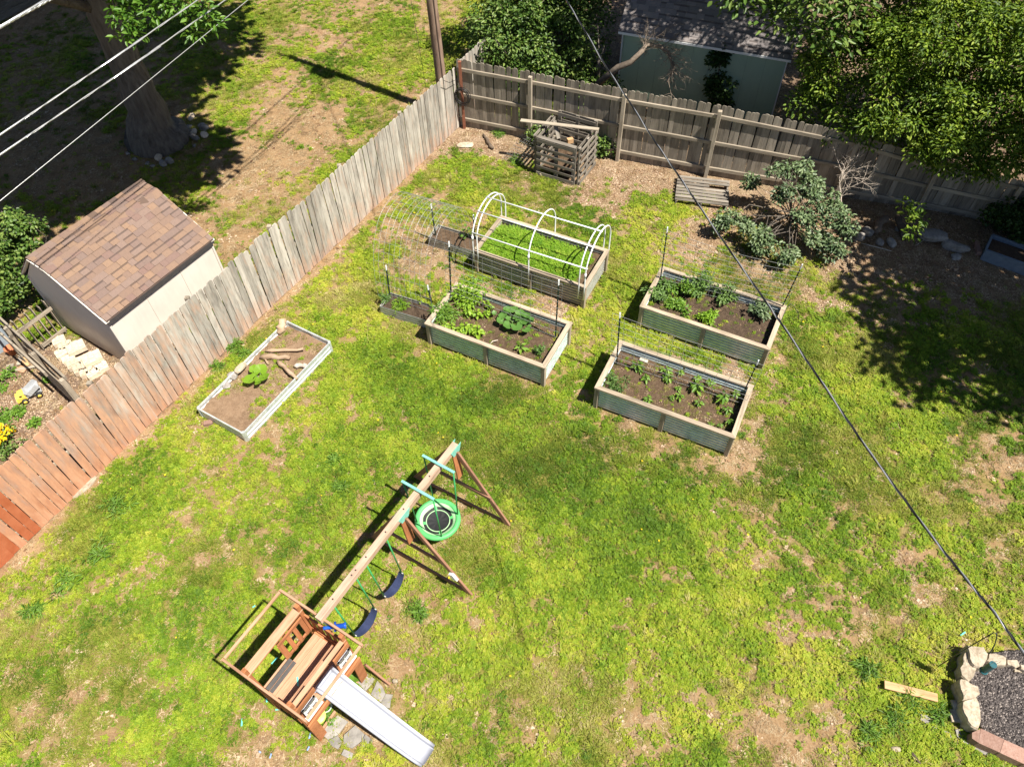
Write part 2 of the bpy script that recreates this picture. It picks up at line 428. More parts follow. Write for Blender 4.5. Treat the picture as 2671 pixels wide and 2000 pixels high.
LEAF_SQUASH = leafmat('squash_leaf', (.055, .15, .03), (.10, .22, .045), (.16, .30, .06), .3, .3)
LEAF_LIME = leafmat('lime_leaf', (.13, .27, .02), (.22, .38, .03), (.32, .47, .05), .4, .3)
LEAF_TOM = leafmat('tomato_leaf', (.055, .125, .025), (.11, .20, .045), (.18, .28, .075), .3, .3)
BARK = wood('tree_bark', (.06, .05, .042), (.15, .125, .105), (.25, .215, .18), axis=2, rnd_amt=.05, fine=13, relief=.05)
TWIG = plain('dead_twig', (.20, .155, .12), .85, var=.3); STEM = plain('green_stem', (.12, .2, .05), .6)
TWIGPALE = plain('pale_dead_twig', (.52, .44, .37), .85, var=.2)

# ------------------------------------------------------------------ where things stand (from the photograph)
BED_L, BED_W, BED_H = 2.786, 1.370, .651
BEDS = {'A': (.742, 12.764, -.4886), 'B': (-.254, 10.572, -.4828), 'C': (4.297, 10.896, -.4868), 'D': (3.148, 8.782, -.4708)}
PS_O, PS_A = Vector((-3.10, 3.43, 0)), R(-33)
PU = Vector((math.cos(PS_A), math.sin(PS_A), 0)); PWv = Vector((-math.sin(PS_A), math.cos(PS_A), 0))
def PL(u, v, z): return PS_O + PU * u + PWv * v + Vector((0, 0, z))
FENCE_D = -10.6955                                  # long fence: x*cos(th)+y*sin(th)=d
FN = Vector((math.cos(-.5383), math.sin(-.5383), 0))
def on_fence(t): return FN * FENCE_D + FDIR * t       # t = metres along it
CORNER_T = FDIR.dot(Vector((-1.27, 18.70, 0)))
CORNER = on_fence(CORNER_T)
BACK = [CORNER, Vector((.69, 17.95, 0)), Vector((2.99, 16.98, 0)), Vector((5.20, 16.15, 0)), Vector((8.30, 15.18, 0)), Vector((10.20, 14.62, 0)), Vector((11.92, 14.0, 0)), Vector((14.3, 13.2, 0))]
BACKH = [1.95, 1.95, 1.97, 1.98, 1.75, 1.35, 1.20, 1.25]
SHED_E = Vector((.553, .834, 0)).normalized(); SHED_W = Vector((SHED_E.y, -SHED_E.x, 0))
SHED_C = Vector((-8.16, 11.88, 0)); SHED_L, SHED_HW = 2.80, 1.32
GC = [Vector((-6.28, 8.89, 0)), Vector((-5.23, 8.19, 0)), Vector((-3.84, 10.47, 0)), Vector((-4.85, 11.13, 0))]
G_C = sum(GC, Vector()) / 4; G_ANG = math.atan2((GC[2] - GC[1]).y, (GC[2] - GC[1]).x); G_L, G_W = 2.68, 1.22

RECTS = [(bx, by, a, BED_L / 2 + .01, BED_W / 2 + .01) for bx, by, a in BEDS.values()]
RECTS += [(G_C.x, G_C.y, G_ANG, G_L / 2, G_W / 2), (SHED_C.x, SHED_C.y, math.atan2(SHED_E.y, SHED_E.x), 1.38, 1.24),
          (-2.24, 11.50, -.42, .58, .22), (-1.25, 13.72, -.46, .60, .24)]
def in_rects(x, y):
    k = np.zeros(x.shape, bool)
    for cx, cy, a, hl, hw in RECTS:
        dx, dy = x - cx, y - cy; u = dx * math.cos(a) + dy * math.sin(a); v = -dx * math.sin(a) + dy * math.cos(a)
        k |= (np.abs(u) < hl) & (np.abs(v) < hw)
    return k
GRAVEL_POLY = [G(2540, 1712, 0), G(2516, 1780, 0), G(2530, 1850, 0), G(2555, 1905, 0), G(2690, 2010, 0), G(2830, 1960, 0), G(2830, 1700, 0), G(2640, 1700, 0)]

# ------------------------------------------------------------------ ground cover maps
# (px, py, radius m, amount): where the photograph shows bare soil (+) and lush growth (-)
BARE = [(640, 440, 1.5, .9), (820, 330, 1.1, .75), (740, 300, 1.0, .6), (700, 400, 1.0, .7), (930, 30, 1.0, .6), (880, 90, .9, .5), (590, 520, .9, .6), (640, 620, .7, .5),
        (100, 400, 2.4, .75), (250, 470, 1.6, .6), (400, 420, 1.2, .4), (60, 30, 1.6, .9), (200, 560, 1.2, .4),
        (1250, 365, .7, .7), (1330, 380, .7, .6), (1290, 420, .7, .55), (1400, 470, .6, .6), (1520, 480, .7, .7), (1640, 440, .9, .8), (1720, 470, .7, .8), (1610, 520, .6, .5), (1690, 580, .5, .45), (1830, 600, .8, .7), (1770, 640, .5, .4),
        (2100, 620, 1.3, .85), (2250, 660, 1.5, .95), (2400, 640, 1.5, .95), (2560, 620, 1.4, .95), (2320, 720, .9, .7), (2480, 740, .8, .6), (2600, 740, 1.0, .55), (2110, 760, .55, .75), (1990, 700, .5, .5), (2180, 720, .8, .6),
        (1330, 770, .45, .9), (1450, 800, .5, .95), (1290, 740, .4, .6), (1540, 830, .3, .5), (1760, 930, .4, .75), (1900, 970, .45, .8), (1840, 960, .4, .7), (2000, 1010, .5, .75), (1990, 1110, .4, .7), (2020, 930, .35, .7), (1950, 1200, .4, .6),
        (1640, 1110, .35, .5), (1740, 1160, .35, .6), (1830, 1200, .35, .6), (1250, 920, .35, .6), (1340, 975, .35, .65), (1180, 910, .3, .5),
        (930, 1045, .28, .9), (1070, 1100, .2, .5), (590, 1200, .4, .45), (820, 1010, .35, .5), (700, 1130, .4, .4), (1080, 880, .35, .4), (1080, 700, .5, .5), (1040, 620, .6, .45), (1160, 720, .4, .5), (1130, 640, .5, .5),
        (1090, 1290, .3, .4), (1190, 1330, .35, .5), (1330, 1400, .25, .6), (1060, 1480, .35, .75), (1110, 1580, .3, .6), (1010, 1540, .3, .75), (1240, 1560, .25, .5), (960, 1640, .3, .8), (1020, 1740, .3, .5),
        (720, 1930, .6, .65), (640, 1980, .5, .6), (620, 1790, .35, .35), (560, 1440, .4, .3), (860, 1960, .5, .6), (950, 1900, .4, .8),
        (1400, 1930, .45, .6), (1320, 1880, .3, .4), (1700, 1850, .5, .5), (1850, 1820, .5, .6), (2000, 1880, .6, .75), (2120, 1950, .6, .75), (2180, 1800, .45, .7), (2080, 1640, .5, .6), (1950, 1760, .4, .5), (2260, 1680, .4, .55), (2250, 1560, .4, .45), (1690, 1480, .3, .45), (2150, 1520, .3, .45),
        (2600, 1210, .7, .75), (2530, 1260, .5, .55), (2640, 1130, .5, .45), (2300, 1150, .4, .4), (2350, 1010, .35, .4), (2180, 1310, .35, .4), (2240, 1380, .3, .4), (2420, 1560, .3, .4), (2330, 1450, .35, .4)]
LUSH = [(1000, 960, .9, .7), (1130, 1000, 1.0, .7), (1230, 1060, .9, .6), (900, 980, .6, .4), (1330, 1130, 1.0, .6), (1450, 1250, 1.2, .55), (1600, 1300, 1.2, .5), (1300, 1480, 1.0, .5), (1550, 1480, 1.0, .45), (1750, 1400, .9, .4), (1870, 1560, .9, .45), (2250, 1050, 1.0, .4), (2400, 1150, 1.0, .45),
        (1310, 450, .45, .9), (1690, 620, .4, .4), (1620, 640, .8, .5), (1600, 720, .5, .5), (2080, 1050, .9, .5), (2200, 950, .9, .5), (330, 1330, .7, .5), (220, 1440, .6, .5), (560, 990, .4, .5), (620, 920, .4, .4), (1000, 130, 1.5, .45), (900, 190, 1.2, .35), (1120, 170, 1.0, .5), (1230, 200, .8, .6), (700, 60, 1.0, .4), (900, 1150, .8, .35), (1500, 1750, .9, .35), (1200, 1750, .8, .35), (2350, 1900, .8, .45), (2450, 1950, .6, .5)]
CHIPS = [(1330, 770, .6, 1), (1450, 800, .7, 1), (1540, 850, .5, .7), (1760, 930, .6, .8), (1900, 970, .7, .9), (2000, 1010, .7, .8), (1990, 1130, .5, .6), (1250, 380, 1.2, .8), (1500, 490, 1.2, .7), (1650, 480, 1.4, .9), (1830, 600, 1.2, .8), (2200, 680, 2.2, .9), (2450, 680, 2.0, .9), (1100, 660, .9, .5), (60, 1080, 1.5, .9)]
def blobs(x, y, L):
    t = np.zeros_like(x)
    for px, py, r, a in L:
        c = G(px, py); d2 = (x - c.x) ** 2 + (y - c.y) ** 2
        t = np.maximum(t, a * np.exp(-d2 / (r * r)))
    return t
def fence_side(x, y): return x * FN.x + y * FN.y - FENCE_D      # > 0 in the yard
def cover(x, y):
    n = fbm(x * 1.15, y * 1.15, 3, 5); n2 = fbm(x * 3.7, y * 3.7, 11, 3); n3 = fbm(x * .28, y * .28, 40, 3)
    n4 = fbm(x * 8.5, y * 8.5, 17, 2)
    s = fence_side(x, y)
    yard = (s > 0) & (y < 12.5)
    c = .80 + (n - .5) * np.where(yard, .85, 1.35) + (n2 - .5) * 1.0 + (n4 - .5) * .9 + (n3 - .5) * .3
    c = c - np.where(yard, .70, .95) * blobs(x, y, BARE) + .6 * blobs(x, y, LUSH)
    c = np.where(s < 0, c - .16, c)
    # leaf litter in a strip along the back fence, wider to the right
    bd = (17.15 - .375 * (x - 2.5)) - y; wdt = 1.1 + np.clip(x - 5, 0, 4) * .42
    c -= 1.0 * ((s > 0) & (x > -2)) * np.clip(1.25 - np.abs(bd) / wdt, 0, 1)
    c -= 1.0 * np.exp(-(s / .22) ** 2)
    # neighbour's dug-over garden beyond the fence at the near end
    c -= 1.3 * ((s < .05) & (y < 11.0))
    # behind the back fence: bare and shady
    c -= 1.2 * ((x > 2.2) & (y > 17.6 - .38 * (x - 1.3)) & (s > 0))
    return np.clip(c, 0, 1.15)
def mapper(name):
    xs = np.concatenate([-20 - np.geomspace(.3, 220, 22)[::-1], np.arange(-20, 18.01, .085), 18 + np.geomspace(.3, 220, 22)])
    ys = np.concatenate([1 - np.geomspace(.3, 220, 22)[::-1], np.arange(1, 29.01, .085), 29 + np.geomspace(.3, 220, 22)])
    X, Y = np.meshgrid(xs, ys, indexing='ij')
    fade = np.clip(1 - np.maximum(np.abs(X) - 25, 0) / 10, 0, 1)
    Z = ((fbm(X * 1.3, Y * 1.3, 5, 4) - .5) * .05 + (fbm(X * 6, Y * 6, 7, 2) - .5) * .012) * fade - .006
    Z = np.where(in_rects(X, Y), -.02, Z)
    V = np.stack([X.ravel(), Y.ravel(), Z.ravel()], 1)
    nx, ny = len(xs), len(ys); I = np.arange(nx * ny).reshape(nx, ny)
    Q = np.stack([I[:-1, :-1].ravel(), I[1:, :-1].ravel(), I[1:, 1:].ravel(), I[:-1, 1:].ravel()], 1)
    me = np_mesh(name, V, Q)
    me.polygons.foreach_set('use_smooth', np.ones(len(Q), bool))
    cv = cover(X, Y).ravel(); ch = np.clip(np.maximum(blobs(X, Y, CHIPS), ((fence_side(X, Y) > 0) & (X > -2)) * np.clip(1.3 - np.abs(17.15 - .375 * (X - 2.5) - Y) / 2.0, 0, 1)) * (.6 + .8 * fbm(X * 2, Y * 2, 21)), 0, 1).ravel()
    gar = np.maximum((fence_side(X, Y) < 0) & (Y < 11.2), (fence_side(X, Y) > 0) & (X > 1.0) & (Y > 18.2 - .38 * (X - 1.3))).astype(float).ravel()  # dug-over garden soil, plus tree shade painted dark behind the back fence
    for nm, arr in (('cover', cv), ('chips', ch), ('garden', gar)):
        a = me.attributes.new(nm, 'FLOAT', 'POINT'); a.data.foreach_set('value', arr.astype(np.float32))
    return me
def ground_mat():
    M = Mat('yard_ground'); v = M.world()
    n1 = M.noise(v, 1.7, 6, .65); n2 = M.noise(v, 26, 5, .75); n3 = M.noise(v, 90, 3, .7); n4 = M.noise(v, 7, 4, .6)
    soil = M.mix(.45, M.ramp(n1, [(.3, (.19, .112, .054)), (.5, (.31, .195, .10)), (.7, (.41, .28, .16))]), M.ramp(n2, [(.32, (.12, .072, .036)), (.5, (.29, .185, .10)), (.68, (.45, .335, .215))]))
    chips = M.mix(.6, M.ramp(n2, [(.36, (.08, .048, .03)), (.5, (.25, .16, .10)), (.64, (.50, .38, .27))]), M.ramp(n3, [(.35, (.09, .055, .035)), (.6, (.42, .31, .215))]))
    thatch = M.mix(.5, M.ramp(n4, [(.3, (.10, .105, .016)), (.55, (.21, .195, .04)), (.75, (.36, .29, .11))]), M.ramp(n3, [(.35, (.08, .085, .014)), (.62, (.30, .25, .08))]))
    garden_shade_col = M.mix(.5, M.ramp(n2, [(.35, (.07, .042, .028)), (.5, (.18, .12, .085)), (.66, (.38, .29, .22))]), M.ramp(n1, [(.3, (.09, .055, .038)), (.7, (.24, .165, .12))]))
    base = M.mix(M.attr('chips').outputs['Fac'], soil, chips)
    base = M.mix(M.attr('garden').outputs['Fac'], base, garden_shade_col)  # same dark browns also paint the tree shade behind the back fence
    f = M.math('SUBTRACT', M.math('MULTIPLY', M.math('ADD', M.attr('cover').outputs['Fac'], M.math('MULTIPLY', M.math('SUBTRACT', n2, .5), .9)), 1.9), .6, True)
    M.color(M.mix(f, base, thatch)); M.set(Roughness=.97); M.b.inputs['Specular IOR Level'].default_value = .12
    M.bump(M.math('ADD', n2, M.math('MULTIPLY', n3, .4)), .8, .03)
    return M.m
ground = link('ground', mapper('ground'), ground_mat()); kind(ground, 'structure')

# ------------------------------------------------------------------ foliage
def leaves_np(P, D, N, ll, lw, fold=.25, droop=.15):
    """P base points, D directions, N normals (n,3); ll, lw (n,) -> 6 vert / 2 quad leaves"""
    n = len(P)
    D = D / np.linalg.norm(D, axis=1, keepdims=True)
    S = np.cross(N, D); S /= np.linalg.norm(S, axis=1, keepdims=True) + 1e-9
    N = np.cross(D, S)
    ll = np.broadcast_to(ll, (n,))[:, None]; lw = np.broadcast_to(lw, (n,))[:, None]
    tip = P + D * ll - N * ll * droop
    m1 = P + D * ll * .33; m2 = P + D * ll * .70 - N * ll * droop * .4
    up = N * lw * fold
    V = np.stack([P, m1 + S * lw * .5 + up, m2 + S * lw * .42 + up, tip, m2 - S * lw * .42 + up, m1 - S * lw * .5 + up], 1).reshape(-1, 3)
    b = np.arange(n)[:, None] * 6
    Q = np.concatenate([b + np.array([[0, 1, 2, 3]]), b + np.array([[0, 3, 4, 5]])], 0)
    return V, Q
def unit(rng, n):
    v = rng.normal(size=(n, 3)); return v / np.linalg.norm(v, axis=1, keepdims=True)
def foliage(name, centres, crad, per, ll, lw, seed, mat, parent, flat=.6, up=.9, out=None, squash=.75):
    rng = np.random.default_rng(seed)
    centres = np.asarray(centres, float); k = len(centres)
    crad = np.broadcast_to(crad, (k,))
    n = k * per
    c = np.repeat(centres, per, 0); r = np.repeat(crad, per)[:, None]
    off = unit(rng, n) * (rng.random((n, 1)) ** .5) * r; off[:, 2] *= squash
    P = c + off
    D = off / (np.linalg.norm(off, axis=1, keepdims=True) + 1e-6) + unit(rng, n) * .7
    D[:, 2] = D[:, 2] * (1 - flat) - .15
    N = unit(rng, n) * .75 + np.array([0, 0, up]) + to_sun_np * .25
    L = ll * rng.uniform(.65, 1.2, n); Wd = lw * rng.uniform(.7, 1.2, n)
    V, Q = leaves_np(P, D, N, L, Wd)
    if parent is not None: V = V - np.array(wm(parent).translation)
    o = link(name, np_mesh(name, V, Q), mat, parent)
    return o
to_sun_np = np.array(to_sun)
def lobes_clusters(lobes, spacing, seed, shell=.55):
    """cluster centres spread through overlapping ellipsoid lobes, denser at their skins"""
    rng = np.random.default_rng(seed); out = []
    for (x, y, z, rx, ry, rz) in lobes:
        n = int(4.2 * (rx * ry * rz) ** (2 / 3) / spacing ** 2 * 1.6) + 3
        d = unit(rng, n); rr = shell + (1 - shell) * rng.random((n, 1)) ** .6
        out.append(np.array([x, y, z]) + d * rr * np.array([rx, ry, rz]))
    return np.concatenate(out)
def limb_paths(base, tips, rng, bend=.25):
    P = []
    for t in tips:
        b = Vector(base); t = Vector(t); mid = b.lerp(t, .5) + Vector((rng.uniform(-bend, bend), rng.uniform(-bend, bend), rng.uniform(0, bend)))
        P.append([b, b.lerp(mid, .55), mid, mid.lerp(t, .6), t])
    return P
def tree(name, label, base, top, r0, r1, lobes, spacing, per, crad, ll, lw, mat, seed, cat='tree', group=None, bark=None, flare=1.5, limbs=8, squash=.75, shell=.55, flat=.6):
    t = thing(name, label, cat, base, 0, group)
    rng = random.Random(seed); b = Vector(base); tp = Vector(top)
    mb = MB(); k = 16; path = []; rad = []
    for i in range(k):
        f = (i / (k - 1)) ** 1.9; q = b.lerp(tp, f); path.append(q + Vector((rng.uniform(-1, 1), rng.uniform(-1, 1), 0)) * r0 * .12 * (0 < i < k - 1))
        rad.append((r0 * (1 - f) + r1 * f) * (1 + (flare - 1) * math.exp(-f * 14)))
    path[0] = path[0] - Vector((0, 0, .05))
    mb.tube(path, rad, 14)
    mb.obj('trunk', bark or BARK, t, True)
    cl = lobes_clusters(lobes, spacing, seed, shell)
    mb = MB()
    idx = list(range(len(cl))); rng.shuffle(idx)
    for i in idx[:limbs]:
        f = rng.uniform(.45, 1.0)
        for p in limb_paths(b.lerp(tp, f), [cl[i]], rng, .3):
            mb.tube(p, [r1 * .5, r1 * .42, r1 * .3, r1 * .18, .01], 6)
    if mb.v: mb.obj('branches', bark or BARK, t, True)
    c = foliage('crown', cl, crad, per, ll, lw, seed, mat, t, squash=squash, flat=flat)
    kind(c, 'stuff')
    return t

# ------------------------------------------------------------------ grass, clover, litter (geometry nodes: instances of tufts on points)
def scatter_stuff(name, protos, pts, kinds, rots, scales, tints, mats):
    """protos: list of (V, F, mat index); one mesh holds the tufts and the points they stand on"""
    V = []; Fs = []; MI = []; PI = []
    for k, pr in enumerate(protos):
        n = len(V); V += [tuple(v) for v in pr[0]]; PI += [k] * len(pr[0])
        for f in pr[1]: Fs.append(tuple(i + n for i in f)); MI.append(pr[2])
    n0 = len(V)
    me = bpy.data.meshes.new(name)
    me.from_pydata(V, [], Fs)
    me.vertices.add(len(pts))
    co = np.zeros((n0 + len(pts), 3), np.float32); co[:n0] = np.array(V); co[n0:] = pts
    me.vertices.foreach_set('co', co.ravel())
    me.polygons.foreach_set('material_index', np.array(MI, np.int32))
    def att(nm, typ, arr):
        a = me.attributes.new(nm, typ, 'POINT'); a.data.foreach_set('value', arr)
    att('proto', 'INT', np.concatenate([np.array(PI), np.full(len(pts), -1)]).astype(np.int32))
    att('pick', 'INT', np.concatenate([np.zeros(n0), kinds]).astype(np.int32))
    att('size', 'FLOAT', np.concatenate([np.ones(n0), scales]).astype(np.float32))
    att('spin', 'FLOAT', np.concatenate([np.zeros(n0), rots]).astype(np.float32))
    att('tint', 'FLOAT', np.concatenate([np.zeros(n0), tints]).astype(np.float32))
    me.update()
    for mt in mats: me.materials.append(mt)
    o = bpy.data.objects.new(name, me); C.objects.link(o); kind(o, 'stuff')
    ng = bpy.data.node_groups.new(name + '_nodes', 'GeometryNodeTree')
    ng.interface.new_socket('Geometry', in_out='INPUT', socket_type='NodeSocketGeometry')
    ng.interface.new_socket('Geometry', in_out='OUTPUT', socket_type='NodeSocketGeometry')
    N = ng.nodes; L = ng.links
    gi = N.new('NodeGroupInput'); go = N.new('NodeGroupOutput')
    def named(nm, t):
        a = N.new('GeometryNodeInputNamedAttribute'); a.data_type = t; a.inputs['Name'].default_value = nm; return a.outputs['Attribute']
    pid = named('proto', 'INT')
    cmp_ = N.new('FunctionNodeCompare'); cmp_.data_type = 'INT'; cmp_.operation = 'LESS_THAN'
    ia = [s for s in cmp_.inputs if s.type == 'INT']; L.new(pid, ia[0]); ia[1].default_value = 0
    sep = N.new('GeometryNodeSeparateGeometry'); sep.domain = 'POINT'
    L.new(gi.outputs[0], sep.inputs['Geometry']); L.new(cmp_.outputs['Result'], sep.inputs['Selection'])
    spl = N.new('GeometryNodeSplitToInstances'); spl.domain = 'POINT'
    L.new(sep.outputs['Inverted'], spl.inputs['Geometry']); L.new(pid, spl.inputs['Group ID'])
    iop = N.new('GeometryNodeInstanceOnPoints')
    L.new(sep.outputs['Selection'], iop.inputs['Points']); L.new(spl.outputs['Instances'], iop.inputs['Instance'])
    iop.inputs['Pick Instance'].default_value = True
    L.new(named('pick', 'INT'), iop.inputs['Instance Index'])
    cx = N.new('ShaderNodeCombineXYZ'); L.new(named('spin', 'FLOAT'), cx.inputs[2])
    L.new(cx.outputs[0], iop.inputs['Rotation'])
    L.new(named('size', 'FLOAT'), iop.inputs['Scale'])
    L.new(iop.outputs[0], go.inputs[0])
    md = o.modifiers.new('scatter', 'NODES'); md.node_group = ng
    return o
def p_blades(seed, n, h, spread, wd, lean, bend=.5):
    r = random.Random(seed); V = []; Fs = []
    for i in range(n):
        a = r.uniform(0, 6.283); d = r.random() ** .6 * spread; x, y = math.cos(a) * d, math.sin(a) * d
        hh = h * r.uniform(.55, 1.15); q = a + r.uniform(-.8, .8); le = lean * hh * r.uniform(.4, 1.3)
        dx, dy = math.cos(q), math.sin(q); sx, sy = -dy * wd / 2, dx * wd / 2
        b = len(V)
        V += [(x - sx, y - sy, -.005), (x + sx, y + sy, -.005), (x + dx * le * .4 + sx * .8, y + dy * le * .4 + sy * .8, hh * .6), (x + dx * le * .4 - sx * .8, y + dy * le * .4 - sy * .8, hh * .6), (x + dx * le, y + dy * le, hh * (1 - .35 * lean * bend))]
        Fs += [(b, b + 1, b + 2, b + 3), (b + 3, b + 2, b + 4)]
    return V, Fs
def p_clover(seed, n, rad, leaf, h0, h1):
    r = random.Random(seed); V = []; Fs = []
    for i in range(n):
        a = r.uniform(0, 6.283); d = r.random() ** .55 * rad; c = Vector((math.cos(a) * d, math.sin(a) * d, r.uniform(h0, h1)))
        nrm = Vector((r.uniform(-.5, .5), r.uniform(-.5, .5), 1)).normalized(); t = nrm.orthogonal().normalized(); s = nrm.cross(t)
        q0 = r.uniform(0, 6.28); l = leaf * r.uniform(.7, 1.3)
        for k in range(3):
            q = q0 + k * 2.094; e = t * math.cos(q) + s * math.sin(q); f = t * -math.sin(q) + s * math.cos(q)
            b = len(V); V += [tuple(c), tuple(c + e * l * .7 + f * l * .55 + nrm * l * .12), tuple(c + e * l * 1.1), tuple(c + e * l * .7 - f * l * .55 + nrm * l * .12)]
            Fs.append((b, b + 1, b + 2, b + 3))
    return V, Fs
def p_rosette(seed, n, l, wd, h):
    r = random.Random(seed); V = []; Fs = []
    for i in range(n):
        a = i * 2.4 + r.uniform(-.3, .3); e = Vector((math.cos(a), math.sin(a), 0)); s = Vector((-e.y, e.x, 0)); ll = l * r.uniform(.6, 1.15); hh = h * r.uniform(.5, 1.2)
        b = len(V); m_ = e * ll * .55 + Vector((0, 0, hh))
        V += [(0, 0, 0), tuple(m_ + s * wd * .5), tuple(e * ll + Vector((0, 0, hh * .6))), tuple(m_ - s * wd * .5)]; Fs.append((b, b + 1, b + 2, b + 3))
    return V, Fs
def p_flat(seed, n, rad, l, wd, h=.012):
    r = random.Random(seed); V = []; Fs = []
    for i in range(n):
        a = r.uniform(0, 6.283); d = r.random() ** .5 * rad; c = Vector((math.cos(a) * d, math.sin(a) * d, r.uniform(.003, h)))
        q = r.uniform(0, 6.283); e = Vector((math.cos(q), math.sin(q), r.uniform(-.25, .25))) * l * r.uniform(.5, 1.2) * .5; s = Vector((-math.sin(q), math.cos(q), r.uniform(-.4, .4))) * wd * r.uniform(.6, 1.3) * .5
        b = len(V); V += [tuple(c - e - s), tuple(c + e - s), tuple(c + e + s), tuple(c - e + s)]; Fs.append((b, b + 1, b + 2, b + 3))
    return V, Fs
def tuftmat(name, stops, trans=.35, rough=.6):
    M = Mat(name); a = M.attr('tint', 'INSTANCER').outputs['Fac']; r = M.island()
    f = M.math('ADD', a, M.math('MULTIPLY', M.math('SUBTRACT', r, .5), .30), True)
    col = M.ramp(f, stops); M.color(col); M.set(Roughness=rough); M.b.inputs['Specular IOR Level'].default_value = .25
    if trans:
        t = M.node('ShaderNodeBsdfTranslucent'); mx = M.node('ShaderNodeMixShader'); mx.inputs[0].default_value = trans
        M.link(M.mix(1.0, col, (1, 1, .6), 'MULTIPLY'), t.inputs[0]); M.link(M.b.outputs[0], mx.inputs[1]); M.link(t.outputs[0], mx.inputs[2]); M.link(mx.outputs[0], M.out.inputs[0])
    return M.m
T_GRASS = tuftmat('lawn_grass_blade', [(0, (.075, .13, .012)), (.3, (.18, .24, .024)), (.65, (.335, .36, .055)), (1, (.49, .43, .17))])
T_CLOVER = tuftmat('clover_leaf', [(0, (.075, .15, .010)), (.35, (.185, .295, .018)), (.7, (.335, .41, .032)), (1, (.49, .47, .07))])
T_WEED = tuftmat('broad_weed_leaf', [(0, (.05, .12, .01)), (.5, (.14, .24, .018)), (1, (.28, .35, .03))])
T_DRY = tuftmat('dry_straw', [(0, (.18, .115, .06)), (.5, (.34, .245, .14)), (1, (.54, .43, .28))], .15)
T_LITTER = tuftmat('dead_leaf', [(0, (.13, .07, .04)), (.5, (.34, .21, .12)), (1, (.58, .45, .33))], .1)
T_FLOWER = tuftmat('dandelion_petal', [(0, (.8, .62, .03)), (1, (.85, .7, .05))], .2)
T_LIME = tuftmat('lime_seedling', [(0, (.10, .23, .015)), (.45, (.21, .38, .025)), (1, (.36, .48, .06))], .4)
TMATS = [T_GRASS, T_CLOVER, T_WEED, T_DRY, T_LITTER, T_FLOWER, T_LIME]
PROTO = []
for s in range(4): PROTO.append((*p_blades(10 + s, 24, .055, .085, .010, 1.15), 0))          # 0-3 short grass
for s in range(2): PROTO.append((*p_blades(20 + s, 26, .11, .06, .012, 1.0), 0))            # 4-5 taller tuft
for s in range(4): PROTO.append((*p_clover(30 + s, 17, .085, .021, .012, .055), 1))         # 6-9 clover
for s in range(3): PROTO.append((*p_rosette(40 + s, 9, .10, .032, .03), 2))               # 10-12 weed
for s in range(2): PROTO.append((*p_flat(50 + s, 22, .10, .06, .006), 3))                 # 13-14 straw
for s in range(2): PROTO.append((*p_flat(60 + s, 4, .10, .045, .030, .02), 4))             # 15-16 dead leaves
for s in range(2): PROTO.append((*p_flat(70 + s, 14, .10, .035, .014, .018), 4))           # 17-18 wood chips
V_, F_ = p_rosette(80, 12, .02, .012, .01); PROTO.append(([(x, y, z + .06) for x, y, z in V_], F_, 5))   # 19 dandelion
for s in range(2): PROTO.append((*p_blades(90 + s, 30, .12, .07, .012, .9), 6))         # 20-21 lime tufts
for s in range(2): PROTO.append((*p_clover(95 + s, 26, .085, .022, .03, .10), 6))       # 22-23 lime leaves
